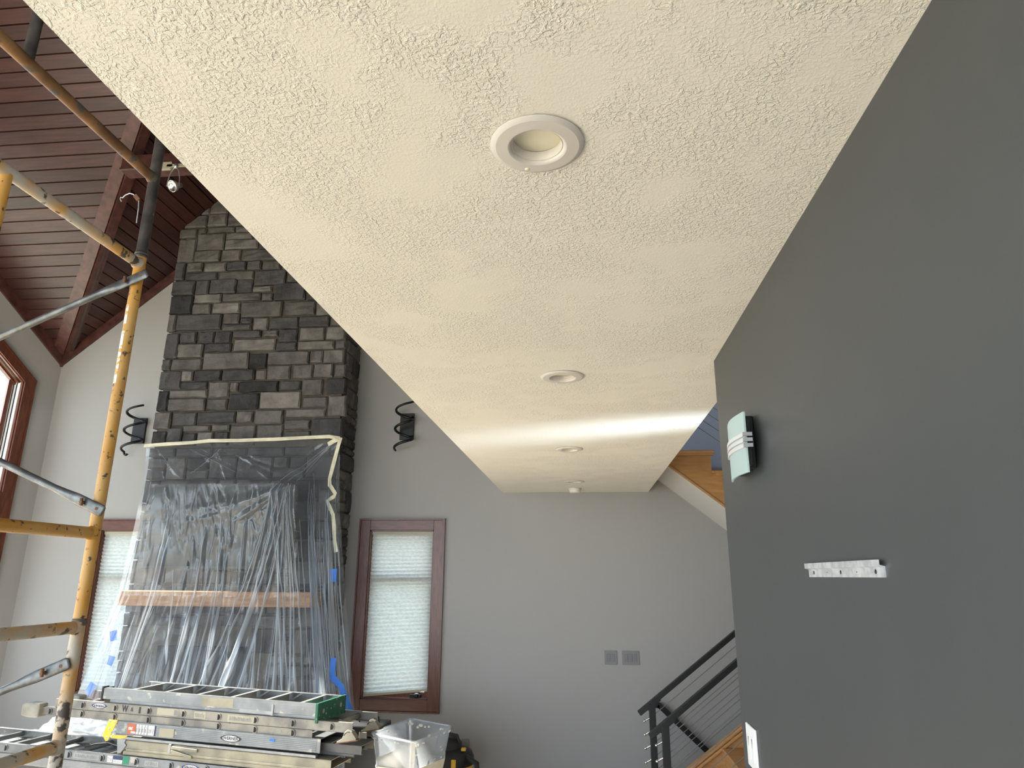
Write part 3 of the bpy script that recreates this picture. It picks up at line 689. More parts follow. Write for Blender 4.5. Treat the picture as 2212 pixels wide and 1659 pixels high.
# tapes
def ribbon(pts, wd, m, nm, parent, up=(0, 0, 1), y=-.004):
    """flat tape along a path on the sheet, seen from the room"""
    P = [Vector(p) for p in pts]; vs = []
    for i, p in enumerate(P):
        d = (P[min(i+1, len(P)-1)]-P[max(i-1, 0)]).normalized(); s_ = d.cross(Vector((0, 1, 0))).normalized()
        tw = .012*((-1)**i)
        vs += [p+s_*wd/2+Vector((0, y+tw*.3, 0)), p-s_*wd/2+Vector((0, y-tw*.3, 0))]
    fs = [(2*i, 2*i+1, 2*i+3, 2*i+2) for i in range(len(P)-1)]
    o = part(nm, MB().add(vs, fs), m, parent)
    so_ = o.modifiers.new('thick', 'SOLIDIFY'); so_.thickness = .0012
    return o
top = [(-4.64, 6.73, 3.235), (-4.4, 6.722, 3.248), (-4.1, 6.724, 3.262), (-3.9, 6.714, 3.278), (-3.6, 6.722, 3.278), (-3.2, 6.72, 3.285), (-2.9, 6.722, 3.297), (-2.6, 6.716, 3.305), (-2.49, 6.722, 3.288)]
ribbon(top, .036, 'masking_tape', 'masking_tape', sh)
ribbon([(-2.47, 6.70, 3.29), (-2.485, 6.69, 3.2), (-2.52, 6.69, 3.02), (-2.55, 6.69, 2.86), (-2.54, 6.68, 2.80), (-2.47, 6.67, 2.71), (-2.49, 6.68, 2.68), (-2.55, 6.68, 2.64), (-2.52, 6.67, 2.58), (-2.48, 6.68, 2.5), (-2.46, 6.68, 2.38), (-2.445, 6.68, 2.25), (-2.42, 6.68, 2.14)], .038, 'masking_tape', 'masking_tape', sh)
ribbon([(-2.60, 6.70, 3.22), (-2.52, 6.69, 3.262), (-2.47, 6.70, 3.275)], .045, 'masking_tape', 'masking_tape', sh)
for pts, wd in (([(-2.42, 6.63, 1.98), (-2.415, 6.63, 1.86)], .075), ([(-2.278, 6.42, 1.20), (-2.27, 6.40, 1.02)], .05),
                ([(-2.26, 6.39, 1.04), (-2.17, 6.37, .97), (-2.02, 6.33, .70)], .055), ([(-4.46, 6.44, 1.40), (-4.44, 6.44, 1.31)], .07),
                ([(-4.40, 6.40, 1.18), (-4.42, 6.40, 1.10)], .06), ([(-4.50, 6.34, .95), (-4.55, 6.34, .86)], .07), ([(-2.32, 6.2, .92), (-2.33, 6.2, .84)], .07)):
    ribbon(pts, wd, 'blue_tape', 'blue_tape', sh)

# ================================================================ CEILING FIXTURES
def downlight(x, y, label):
    r = thing('recessed_light', label, 'downlight', (x, y, ZS), 'recessed downlights in the soffit')
    o = (x, y, ZS); dn = (0, 0, -1)
    m_ = MB()
    for pr in ([(.094, .002), (.0965, .002), (.0965, .0035)], [(.0965, .0035), (.0955, .0045), (.0855, .0085)], [(.0855, .0085), (.061, .0098)], [(.061, .0098), (.0575, .009), (.0545, .006), (.054, .003)], [(.054, .003), (.0525, .0025), (.0515, .004)]):
        m_.lathe(pr, o, dn, 72)
    part('trim_ring', m_, 'light_trim', r)
    m_ = MB()
    for i in range(5):
        h = .004-.0042*i; m_.lathe([(.0515, h), (.0500, h-.0032)], o, dn, 64); m_.lathe([(.0500, h-.0032), (.0515, h-.0042)], o, dn, 64)
    part('baffle', m_, 'light_trim', r)
    part('lens', MB().lathe([(0, -.0155), (.03, -.016), (.0515, -.0175)], o, dn, 48), 'lens', r)
    part('catch', MB().lathe([(0, .0097), (.0058, .0097), (.006, .0085)], (x-.026, y+.0745, ZS), dn, 16), 'lens', r)
for (x, y), lb in zip(LIGHTS, ('white recessed downlight nearest the viewer, with ribbed baffle', 'second white recessed downlight, before the bright streak',
                               'third white recessed downlight, beyond the bright streak', 'farthest white recessed downlight, next to the smoke alarm')):
    downlight(x, y, lb)
sm = thing('smoke_alarm', 'small round white smoke alarm on the soffit near the back wall', 'smoke alarm', (-.073, 6.98, ZS))
part('base', MB().lathe([(0, 0), (.066, 0), (.066, .012), (.06, .016)], (-.073, 6.98, ZS), (0, 0, -1), 32), 'light_trim', sm)
part('cover', MB().lathe([(.058, .014), (.057, .032), (.05, .042), (.02, .046), (0, .046)], (-.073, 6.98, ZS), (0, 0, -1), 32), 'light_trim', sm)

# spotlights on the tie beam
tk = thing('track_light', 'pale spotlight track fixed to the level wood beam', 'track light', (-4.1, BY-.08, 5.82))
ty = BY-.085
hexa = [(x+.135, z-.06) for x, z in ((-4.17, 5.80), (-4.15, 5.765), (-4.05, 5.765), (-4.02, 5.80), (-4.04, 5.845), (-4.15, 5.845))]
part('connector', MB().prism([(x, ty, z) for x, z in hexa], (0, .03, 0)), 'sticker_cream', tk, bevel=.004)
box('rail', (-3.95, ty, 5.73), (-1.6, ty+.022, 5.755), 'sticker_cream', tk)
def spot(x, label, dz=0):
    r = thing('spotlight', label, 'spotlight', (x, ty-.01, 5.73), 'spotlights on the beam track')
    part('mount', MB().lathe([(0, -.012), (.016, -.012), (.018, .01), (.01, .03), (0, .03)], (x, ty-.01, 5.728), (0, 0, -1), 16), 'brushed_nickel', r)
    pts = []
    for i in range(25):
        a = math.pi*(i/24); pts.append((x-.062*math.cos(a)*(1-.15*math.sin(a)), ty-.01, 5.505+.20*math.sin(a)**.8))
    part('yoke', MB().tube(pts, .0055, 8), 'brushed_nickel', r)
    ax = Vector((-.25, -.62, -.45)).normalized(); o = Vector((x, ty-.01, 5.505))-ax*.02
    part('lamp_head', MB().lathe([(0, -.075), (.024, -.075), (.026, -.03), (.05, -.005), (.057, .03), (.055, .034), (.045, .02), (.02, .0), (0, 0)], o, ax, 28), 'brushed_nickel', r)
    part('reflector', MB().lathe([(.054, .031), (.04, .016), (.02, .006), (0, .004)], o, ax, 28), 'chrome', r)
spot(-3.845, 'silver spotlight in a loop yoke hanging from the beam, in full view')
spot(-3.475, 'silver spotlight mostly hidden behind the soffit edge')

# ================================================================ WALL FITTINGS
def spiral_sconce(px, pz, cx, zt, label, hook):
    r = thing('spiral_sconce', label, 'wall sconce', (px, YB, pz), 'black spiral sconces beside the chimney')
    box('back_plate', (px-.078, YB-.03, pz-.15), (px+.078, YB, pz+.15), 'black_metal', r, .003)
    pts = []; n = 110; turns = 2.5 if not hook else 2.5
    for i in range(n+1):
        f = i/n; a = math.radians(20)+2*math.pi*turns*f
        z = zt-.53*f; x = cx+.10*math.cos(a); y = YB-.13-.085*math.sin(a+math.pi*.0)
        pts.append((x, y, z))
    if hook:
        p = pts[-1]
        for i in range(1, 9): a = math.pi*i/9; pts.append((p[0]+.022*(1-math.cos(a)), p[1], p[2]-.03*math.sin(a)-.012*i/9))
    mb = MB().tube(pts, .0155, 8, rx=.8); part('spiral_bar', mb, 'black_metal', r)
    part('stem', MB().tube([(px+.03, YB-.03, pz+.1), (cx+.08, YB-.09, pz+.1)], .008, 8).tube([(px+.03, YB-.03, pz-.12), (cx+.08, YB-.09, pz-.12)], .008, 8), 'black_metal', r)
spiral_sconce(-5.11, 3.52, -5.10, 3.79, 'black spiral sconce between scaffold post and chimney', True)
spiral_sconce(-1.93, 3.52, -1.93, 3.77, 'black spiral sconce right of the chimney', False)
def plate(x0, z0, x1, z1, n, label, nm='switch_plate', cat='light switch'):
    r = thing(nm, label, cat, ((x0+x1)/2, YB, z0))
    box('cover', (x0, YB-.007, z0), (x1, YB, z1), 'grey_plate', r, .002)
    for i in range(n):
        c = x0+(x1-x0)*(i+.5)/n if n > 1 else (x0+x1)/2
        c = (x0+x1)/2+(i-(n-1)/2)*.043
        box('rocker' if cat == 'light switch' else 'socket', (c-.017, YB-.011, z0+.03), (c+.017, YB-.006, z1-.03), 'grey_rocker', r, .002)
plate(.186, 1.087, .310, 1.218, 2, 'grey double rocker switch plate on the back wall')
plate(.358, 1.088, .528, 1.219, 3, 'grey triple rocker switch plate nearer the stairs')
plate(-1.232, .258, -1.152, .382, 1, 'grey outlet plate low on the wall behind the vacuum', 'outlet_plate', 'outlet')

# frosted sconce on the dark wall
gs = thing('glass_sconce', 'frosted curved glass sconce with three silver bands on the charcoal wall', 'wall sconce', (XW, 2.36, 2.26))
box('back_box', (XW-.028, 2.20, 2.262), (XW, 2.40, 2.43), 'black_metal', gs, .003)
def garc(f, off=0): # across the glass
    y = 2.115+.235*f; return (XW-.044-.014*math.sin(math.pi*f)-off, y)
def curved(z0, z1, off, th, n=18, lo=0, hi=1):
    m_ = MB(); vs = []
    for i in range(n+1):
        f = lo+(hi-lo)*i/n; x, y = garc(f, off)
        vs += [(x, y, z0), (x, y, z1), (x-th, y, z1), (x-th, y, z0)]
    fs = [(4*i+a, 4*i+(a+1) % 4, 4*i+4+(a+1) % 4, 4*i+4+a) for i in range(n) for a in range(4)]+[(0, 1, 2, 3), (4*n+3, 4*n+2, 4*n+1, 4*n)]
    return m_.add(vs, fs)
part('glass', curved(2.236, 2.424, 0, .006), 'frosted_glass', gs)
for z in (2.312, 2.329, 2.346): part('band', curved(z, z+.0115, .006, .006, lo=-.03, hi=1.03), 'satin_silver', gs)
mb = MB()
for z in (2.312, 2.329, 2.346): mb.box((XW-.058, 2.104, z), (XW-.03, 2.113, z+.0115))
part('band_clip', mb, 'brushed_nickel', gs)
box('glass_holder', (XW-.044, 2.135, 2.262), (XW-.026, 2.33, 2.405), 'black_metal', gs, .002)
# cleat bracket
cb = thing('cleat_bracket', 'slotted galvanised hanging bracket screwed to the charcoal wall', 'bracket', (XW, 1.57, 1.93))
mb = MB(); ya, yb = 1.355, 1.79
prof = [(XW, 1.931), (XW-.003, 1.931), (XW-.003, 1.9485), (XW-.012, 1.951), (XW-.012, 1.963), (XW-.0095, 1.963), (XW-.0095, 1.9535), (XW, 1.951)]
part('rail', mb.prism([(x, ya, z) for x, z in prof], (0, yb-ya, 0)), 'galv', cb)
for y, s_ in ((1.392, .0045), (1.485, .0015), (1.575, .0045), (1.66, .0015), (1.752, .0045)):
    part('slot', MB().lathe([(0, 0), (s_, 0), (s_, -.001)], (XW-.0034, y, 1.9415), (-1, 0, 0), 12), 'black_metal', cb)
# dimmer plate
dp = thing('dimmer_plate', 'white double dimmer plate at the end of the charcoal wall', 'light switch', (XW, 2.58, 1.31))
box('cover', (XW-.007, 2.512, 1.318), (XW, 2.648, 1.449), 'white_plastic', dp, .003)
for y in (2.555, 2.605):
    box('rocker', (XW-.010, y-.017, 1.345), (XW-.006, y+.017, 1.42), 'white_plastic', dp, .002)
    part('slider_groove', MB().prism([(XW-.0104, y-.011, 1.415), (XW-.0104, y+.004, 1.413), (XW-.0104, y-.003, 1.385)], (.0006, 0, 0)), 'grey_plate', dp)

# ================================================================ SCAFFOLD
SX, SY = -1.745, 2.33; TR = .0215; PYN = SY-1.524
sc = thing('scaffold', 'rolling steel scaffold of worn yellow and black frames with galvanised cross braces', 'scaffold', (SX, SY-.76, 0))
def pipe(nm, p0, p1, m, r_=TR, n=16): return part(nm, MB().tube([p0, p1], r_, n), m, sc)
Z1, Z2 = 1.765, 3.16           # frame joints
for yy in (SY, PYN):
    pipe('post', (SX, yy, .0), (SX, yy, Z1-.004), 'scaffold_worn'); pipe('post', (SX, yy, Z1+.004), (SX, yy, Z2-.006), 'scaffold_yellow'); pipe('post', (SX, yy, Z2+.004), (SX, yy, 4.55), 'scaffold_black')
    for z in (Z1, Z2):
        part('coupling', MB().lathe([(TR+.001, -.012), (TR+.003, -.008), (TR+.003, -.002), (TR-.002, 0), (TR+.003, .002), (TR+.003, .008), (TR+.001, .012)], (SX, yy, z), (0, 0, 1), 20), 'scaffold_black', sc)
RN = .0205
for z, m in ((3.507, 'scaffold_rust'), (4.52, 'scaffold_black'), (3.120, 'scaffold_worn'), (2.066, 'scaffold_yellow'), (1.748, 'scaffold_worn'), (1.375, 'scaffold_worn'), (.6, 'scaffold_worn')):
    pipe('rung', (SX, PYN, z), (SX, SY-.008, z), m, RN)
    part('weld', MB().lathe([(RN+.001, -.03), (RN+.004, -.022), (RN+.006, -.014)], (SX, SY, z), (0, 1, 0), 16), m, sc)
iy = 1.655
pipe('inner_post', (SX, iy, 3.507), (SX, iy, 4.52), 'scaffold_black', .0175); pipe('inner_post', (SX, iy+.02, 2.066), (SX, iy+.02, 3.12), 'scaffold_yellow', .0175); pipe('inner_post', (SX, iy-.1, .6), (SX, iy-.1, 1.748), 'scaffold_worn', .0175)
def brace(za, zb, over, m='brace_galv'):
    a = Vector((SX-.035, SY+.0, za)); a.y = SY-.03; b = Vector((SX-2.13, SY-.03, zb)); d = (b-a).normalized(); u_ = Vector((0, 1, 0)).cross(d).normalized()
    e = a-d*over
    mb = MB(); secs = [(e, .016, .004), (e+d*.010, .0205, .004), (e+d*.12, .0205, .004), (e+d*.17, .0165, .013), (e+d*.22, .0135, .0135), (b, .0135, .0135)]
    vs = []; n = 14
    for p, h_, t_ in secs:
        for j in range(n):
            q = 2*math.pi*j/n; vs.append(p+u_*h_*math.cos(q)+Vector((0, 1, 0))*t_*math.sin(q))
    fs = [(i*n+j, i*n+(j+1) % n, (i+1)*n+(j+1) % n, (i+1)*n+j) for i in range(len(secs)-1) for j in range(n)]+[list(range(n))[::-1], [len(vs)-n+j for j in range(n)]]
    br = part('cross_brace', mb.add(vs, fs, True), m, sc)
    for q, rr_ in ((.028, .006), (.055, 0), (.14, .004)):
        if rr_: part('pin_hole', MB().lathe([(0, 0), (rr_, 0)], e+d*q+Vector((0, -.0046, 0)), (0, -1, 0), 12), 'rust', br)
    c = e+d*.085
    part('lock_pin', MB().tube([c+Vector((0, .02, 0)), c+Vector((0, -.022, 0))], .006, 8).tube([c+Vector((0, -.016, -.012)), c+Vector((0, -.018, .014))], .006, 8), 'rust', br)
brace(3.025, 3.025-.44*2.13*.98, .105); brace(2.172, 2.172+.40*2.13*1.02, .085); brace(1.618, 1.618-.415*2.13*.98, .05)
# second frame carrying the far brace ends, left of the picture
X2 = SX-2.13
for yy in (SY, PYN): pipe('post', (X2, yy, 0), (X2, yy, 4.55), 'scaffold_yellow')
for z in (4.52, 3.12, 2.066, 1.748, .6): pipe('rung', (X2, PYN, z), (X2, SY, z), 'scaffold_yellow', RN)
w_ = [(-1.767, SY-.03, 3.29), (-1.770, SY-.03, 3.36), (-1.775, SY-.03, 3.398), (-1.785, SY-.032, 3.405), (-1.8, SY-.034, 3.42), (-1.82, SY-.03, 3.428), (-1.838, SY-.03, 3.42), (-1.848, SY-.03, 3.408), (-1.856, SY-.03, 3.412), (-1.857, SY-.03, 3.404), (-1.851, SY-.03, 3.393)]
part('tie_wire', MB().tube(w_, .0022, 6), 'galv', sc)
part('wire_clip', MB().bar((-1.773, SY-.032, 3.392), (-1.793, SY-.032, 3.415), .008, .016), 'rust', sc)
# worn white sticker strips on the post
mb = MB()
for z0, z1 in ((2.86, 2.94), (2.62, 2.83)):
    for k in range(8):
        a0 = math.radians(200+k*9); a1 = math.radians(200+(k+1)*9); rr_ = TR+.0006
        mb.add([(SX+rr_*math.cos(a0), SY+rr_*math.sin(a0), z0), (SX+rr_*math.cos(a1), SY+rr_*math.sin(a1), z0), (SX+rr_*math.cos(a1), SY+rr_*math.sin(a1), z1), (SX+rr_*math.cos(a0), SY+rr_*math.sin(a0), z1)], [(0, 1, 2, 3)])
mat('sticker_worn', (.72, .71, .68), .6, c2=(.6, .34, .07), nscale=60, detail=6, lo=.5, hi=.58)
part('sticker', mb, 'sticker_worn', sc)

# ================================================================ LADDER PILE
ang = math.radians(8.2)
O = Vector((-2.85, 5.25, 0)); UU = Vector((math.cos(ang), -math.sin(ang), 0)); NN = Vector((math.sin(ang), math.cos(ang), 0))
TILT = -.0175
PM = Matrix((UU+Vector((0, 0, TILT)), NN, Vector((0, 0, 1)))).transposed().to_4x4(); PM.translation = O     # (along, back, up)
def pmb(): return MB(PM)
def pthing(name, label, cat, s, d, z, group=None): return thing(name, label, cat, tuple(PM @ Vector((s, d, z))), group)
def channel(s0, s1, d, z0, z1, fl, th=.004):
    """C-section rail; web at d, flanges running to d+fl"""
    m_ = pmb(); a, b = sorted((d, d+(th if fl > 0 else -th))); m_.box((s0, a, z0), (s1, b, z1))
    a, b = sorted((d, d+fl)); m_.box((s0, a, z0), (s1, b, z0+th)); m_.box((s0, a, z1-th), (s1, b, z1)); return m_
def d_poly(s, z, r_, n=10): # D-shaped rung outline
    return [(s-r_*.55, z-r_)]+[(s-r_*.1+r_*.9*math.cos(math.radians(a)), z+r_*math.sin(math.radians(a))) for a in np.linspace(-90, 90, n)]+[(s-r_*.55, z+r_)]
def d_ring(s, z, r0, r1, d0, d1):
    m_ = pmb(); A = d_poly(s, z, r1); B = d_poly(s, z, r0); n = len(A)
    vs = [(p[0], d0, p[1]) for p in A]+[(p[0], d0, p[1]) for p in B]+[(p[0], d1, p[1]) for p in A]+[(p[0], d1, p[1]) for p in B]
    fs = []
    for i in range(n):
        j = (i+1) % n; fs += [(i, j, n+j, n+i), (i, 2*n+i, 2*n+j, j), (n+i, n+j, 3*n+j, 3*n+i)]
    return m_.add(vs, fs)
def ladder_section(root, s0, s1, z0, z1, d0, wd, first, m, step=.305):
    part('rail', channel(s0, s1, d0, z0, z1, .028), m, root, bevel=.0015); part('rail', channel(s0, s1, d0+wd, z0, z1, -.028), m, root, bevel=.0015)
    s = first; zc = (z0+z1)/2
    while s < s1-.04:
        if s > s0+.03:
            m_ = pmb(); poly = [(p[0], d0+.004, p[1]) for p in d_poly(s, zc, .019)]; m_.prism(poly, (0, wd-.008, 0)); rg_ = part('rung', m_, m, root)
            part('rung_collar', d_ring(s, zc, .0185, .0235, d0-.007, d0+.002), m, rg_)
            part('rung_dark_disc', pmb().prism([(p[0], d0-.0015, p[1]) for p in d_poly(s, zc, .0185)], (0, .001, 0)), 'rubber', rg_)  # black disc stands for the shade inside the hollow rung
        s += step
def lettering(body, size, s, d, z, root, m, flip=False, bold=.0015, sx=1.0):
    me = text_mesh(body, size, bold); me.materials.append(MATS[m]); org = LOC[root]
    f = -1 if flip else 1
    for v in me.vertices: v.co = (PM @ Vector((s+f*v.co.x*sx, d-v.co.z, z+f*v.co.y)))-org
    o = link('lettering', me, root); return o
def ellipse(s, d, z, a, b, nm, m, root, n=36, pw=1.0):
    vs = [(s+a*math.cos(2*math.pi*i/n), d, z+b*math.sin(2*math.pi*i/n)) for i in range(n)]
    part(nm, pmb().prism(vs, (0, .0006, 0)), m, root)
def logo(s, d, z, w_, root, flip=False, m='logo_navy'):
    n = 40; vs = []
    for i in range(n):
        a = 2*math.pi*i/n; vs.append((s+w_*math.cos(a), d, z+w_*.27*math.sin(a)*(1-.35*abs(math.cos(a))**3)))
    part('logo_oval', pmb().prism(vs, (0, .0006, 0)), m, root)
    ellipse(s, d-.0006, z, w_*.78, w_*.215, 'logo_panel', 'logo_white', root)
    lettering('WERNER', w_*.34, s, d-.0012, z, root, 'logo_black', flip, .0008, 1.05)
def sticker(s0, s1, z0, z1, d, m, root, bars=0):
    st = part('sticker', pmb().box((s0, d-.0006, z0), (s1, d, z1)), m, root)
    if bars:
        m_ = pmb(); rg_ = random.Random(bars)
        for i in range(bars):
            a = s0+(s1-s0)*(.08+.84*i/bars); m_.box((a, d-.0011, z0+(z1-z0)*.2), (a+(s1-s0)*.84/bars*rg_.uniform(.3, .7), d-.0005, z1-(z1-z0)*rg_.uniform(.15, .4)))
        part('print', m_, 'grey_plate', st)

# step ladder on top
st = pthing('step_ladder', 'folded aluminium step ladder with green end cap lying on top of the pile', 'ladder', 0, .2, .945)
W0 = .40
part('rail', channel(-.889, .943, 0, .975, 1.055, .03), 'alu', st, bevel=.002); part('rail', channel(-.80, .943, W0, .975, 1.055, -.03), 'alu', st, bevel=.002)
mb = pmb().box((-.86, -.001, .994), (.93, .001, .998)); mb.box((-.86, -.001, 1.033), (.93, .001, 1.037)); part('rail_rib', mb, 'alu', st)
for s in (-.66, -.37, -.08, .21, .50, .79):
    m_ = pmb().box((s, .03, .985), (s+.004, W0-.03, 1.052)); m_.box((s, .03, 1.048), (s+.03, W0-.03, 1.052)); m_.box((s, .03, .985), (s+.03, W0-.03, .989))
    for k in range(5): m_.box((s-.0018, .032, .994+k*.011), (s, W0-.032, .999+k*.011))
    part('step', m_, 'alu_dull', st)
    part('step_brace', pmb().bar((s+.004, W0-.035, .985), (s+.10, W0-.005, 1.05), .004, .012), 'alu_dull', st)
part('rear_rail', channel(-.84, .95, .03, .946, .973, .02), 'alu_dull', st); part('rear_rail', channel(-.84, .95, W0-.03, .946, .973, -.02), 'alu_dull', st)
mb = pmb().prism([(.945, -.012, .932), (.945, W0+.012, .932), (.945, W0+.012, 1.058), (.945, -.012, 1.062)], (.022, 0, 0)); gp = part('end_cap', mb, 'green_plastic', st, bevel=.003)
for d in (.07, .33): part('cap_hole', pmb().lathe([(0, 0), (.016, 0), (.018, -.002)], (.9675, d, 1.0), (1, 0, 0), 16), 'mitt_white', gp)
part('end_bracket', pmb().box((-.90, -.004, .965), (-.885, .05, 1.064)), 'black_metal', st); part('end_bracket', pmb().box((-.905, .02, .972), (-.90, .12, 1.05)), 'green_plastic', st)
sticker(.0, .27, .985, 1.045, -.0006, 'alu_cream', st); part('hinge_arm', pmb().box((.33, -.004, .962), (.60, -.0012, .984)).box((.59, -.006, .958), (.606, -.0012, 1.03)), 'alu_dull', st)

# two-section extension ladder
ex = pthing('extension_ladder', 'two-section aluminium extension ladder with padded tip and swivel feet', 'ladder', 0, .2, .83)
ladder_section(ex, -1.32, 1.235, .886, .951, 0, .42, -1.055, 'alu_painted')
ladder_section(ex, -1.455, .926, .826, .884, .006, .40, -1.36, 'alu_painted')
for d in (0, .375):
    m_ = pmb(); secs = [(-1.61, .030), (-1.60, .045), (-1.55, .053), (-1.47, .053), (-1.44, .047)]; vs = []
    for s, h in secs: vs += [(s, d-.03-.0, .857-h), (s, d+.055, .857-h), (s, d+.055, .857+h), (s, d-.03, .857+h)]
    fs = [(4*i+a, 4*i+(a+1) % 4, 4*i+4+(a+1) % 4, 4*i+4+a) for i in range(len(secs)-1) for a in range(4)]+[(0, 1, 2, 3), (16, 19, 18, 17)]
    part('end_mitt', m_.add(vs, fs), 'mitt_white', ex, bevel=.012)
    m_ = pmb().prism([(1.13, d-.012, .818), (1.27, d-.012, .846), (1.272, d-.012, .858), (1.235, d-.012, .90), (1.205, d-.012, .91), (1.185, d-.012, .895), (1.165, d-.012, .85), (1.128, d-.012, .83)], (0, .05, 0))
    ft = part('swivel_foot', m_, 'alu_cream', ex, bevel=.002); part('foot_pad', pmb().prism([(1.12, d-.014, .813), (1.285, d-.014, .846), (1.284, d-.014, .852), (1.12, d-.014, .820)], (0, .055, 0)), 'rust', ft)
    part('foot_slot', pmb().tube([(1.178, d-.0125, .872), (1.190, d-.0125, .888), (1.205, d-.0125, .896), (1.222, d-.0125, .896)], .004, 6), 'rubber', ft)
logo(-.905, -.0006, .925, .072, ex, True)
lettering('W', .062, -.665, -.0012, .918, ex, 'logo_black', False, .002, .8); lettering('&', .04, -.60, -.0012, .918, ex, 'logo_black', False, 0); lettering('I', .06, -.53, -.0012, .916, ex, 'logo_black', False, .002, 1.6)
sticker(-.375, -.19, .899, .945, -.0006, 'sticker_cream', ex); sticker(-.225, -.195, .903, .94, -.0012, 'grey_plate', ex)
sticker(-.05, .05, .895, .942, -.0006, 'sticker_cream', ex, 7); sticker(.235, .46, .893, .94, -.0006, 'sticker_cream', ex, 22)

# ribbed walk plank with yellow bracket
def plank(label, s0, s1, z0, z1, d0, wd, m, ribs, zrib=None):
    r = pthing('work_plank', label, 'plank', (s0+s1)/2, d0+wd/2, z0, 'aluminium work planks in the pile')
    m_ = pmb().box((s0, d0, z1-.005), (s1, d0+wd, z1)); m_.box((s0, d0, z0), (s1, d0+.004, z1)); m_.box((s0, d0+wd-.004, z0), (s1, d0+wd, z1)); m_.box((s0, d0, z0), (s1, d0+.03, z0+.004))
    part('deck', m_, m, r)
    if ribs:
        m_ = pmb(); n = 7
        for k in range(n):
            a = z0+.012+(z1-z0-.024)*k/(n-1); m_.box((s0+.005, d0-.0022, a-.0032), (s1-.03, d0, a+.0032))
        part('side_ribs', m_, m, r)
    return r
p1 = plank('ribbed silver walk plank with an oval badge and a yellow end bracket', -.715, .998, .742, .835, .0, .34, 'alu', True)
part('edge_rail', pmb().box((-.715, -.004, .712), (.97, .03, .728)), 'alu_dull', p1)
m_ = pmb(); m_.prism([(-.785, -.012, .838), (-.708, -.012, .836), (-.752, -.012, .728), (-.770, -.012, .692), (-.790, -.012, .690), (-.823, -.012, .728)], (0, .008, 0)); yb_ = part('end_bracket', m_, 'yellow_paint', p1, bevel=.002)
for s, z in ((-.772, .826), (-.728, .822), (-.768, .775), (-.748, .752), (-.782, .715)): part('rivet', pmb().lathe([(0, .003), (.004, .002), (.006, 0)], (s, -.012, z), (0, -1, 0), 10), 'alu_dull', yb_)
part('lock_arm', pmb().prism([(-.745, -.008, .735), (-.60, -.008, .738), (-.62, -.008, .722), (-.66, -.008, .712), (-.745, -.008, .712)], (0, .006, 0)), 'yellow_paint', p1)
logo(.282, -.0035, .784, .088, p1, False, 'logo_black')
sticker(-.615, -.54, .752, .822, -.0035, 'sticker_red', p1, 0)
lettering('300', .026, -.585, -.0046, .79, p1, 'logo_white', True, .0006); lettering('PERS', .02, -.56, -.0046, .765, p1, 'logo_white', True, .0004)
for i in range(4): sticker(-.535+i*.026, -.515+i*.026, .755, .82, -.0035, 'logo_white', p1, 2)
sticker(-.43, -.375, .755, .82, -.0035, 'logo_white', p1, 5); sticker(-.374, -.364, .752, .822, -.0035, 'sticker_navy', p1); sticker(-.33, -.20, .752, .81, -.0035, 'alu_cream', p1)
sticker(.60, .64, .79, .808, -.0035, 'blue_tape', p1)
# cream plank with folding stays
p2 = plank('paint-spattered cream plank with a folding stay on its side', -.66, 1.09, .645, .708, .0, .36, 'alu_cream', False)
part('side_lip', pmb().box((-.60, -.006, .638), (1.08, .002, .650)), 'alu_cream', p2)
m_ = pmb().bar((-.20, -.012, .690), (.02, -.012, .684), .01, .022); part('stay', m_, 'alu_cream', p2, bevel=.004)
m_ = pmb().bar((-.20, -.012, .668), (-.02, -.012, .637), .01, .022); part('stay', m_, 'alu_cream', p2, bevel=.004)
part('stay_hinge', pmb().box((-.222, -.016, .650), (-.203, -.006, .712)), 'alu_dull', p2, bevel=.003)
m_ = pmb().prism([(-.69, -.008, .712), (-.61, -.008, .712), (-.62, -.008, .69), (-.60, -.008, .672), (-.64, -.008, .62), (-.67, -.008, .61)], (0, .006, 0)); part('end_bracket', m_, 'alu_dull', p2, bevel=.002)
p3 = plank('dull cream plank tucked under the spattered one', -.63, 1.06, .606, .636, .004, .36, 'alu_cream', False)
# lower single extension ladder, lying flat and sticking out to the left
e2 = pthing('extension_ladder', 'long aluminium ladder low in the pile, reaching left past the scaffold post', 'ladder', -.6, .2, .53)
ladder_section(e2, -2.28, .92, .535, .602, -.002, .42, -2.02, 'alu')
logo(-.025, -.0026, .569, .075, e2, True)
sticker(-1.07, -.83, .55, .588, -.0026, 'alu_dull', e2, 26); sticker(-.755, -.71, .548, .59, -.0026, 'logo_white', e2, 4); sticker(-.705, -.62, .57, .596, -.0026, 'sticker_navy', e2); sticker(-.70, -.62, .545, .569, -.0026, 'logo_white', e2, 6); sticker(-.618, -.56, .545, .596, -.0026, 'sticker_green', e2)
sticker(-.42, -.30, .55, .585, -.0026, 'alu_dull', e2, 8)
p4_ = plank('ribbed silver plank at the bottom of the pile', -2.1, 1.0, .46, .533, .0, .40, 'alu_dull', True)
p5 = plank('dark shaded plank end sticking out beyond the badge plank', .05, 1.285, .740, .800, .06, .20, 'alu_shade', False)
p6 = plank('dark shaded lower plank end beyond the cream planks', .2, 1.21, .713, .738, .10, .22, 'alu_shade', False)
# black strap
pts = [PM @ Vector(p) for p in ((-1.25, .05, .607), (-1.2, .1, .63), (-1.12, .12, .615), (-1.05, .08, .61), (-.98, .1, .63), (-.9, .14, .635), (-.82, .16, .612), (-.75, .2, .61))]
o = part('bungee_cord', MB().tube(pts, .006, 8), 'rubber', None, loc=pts[0]); tag(o, 'black cord looped over the lower ladder rungs', 'cord')
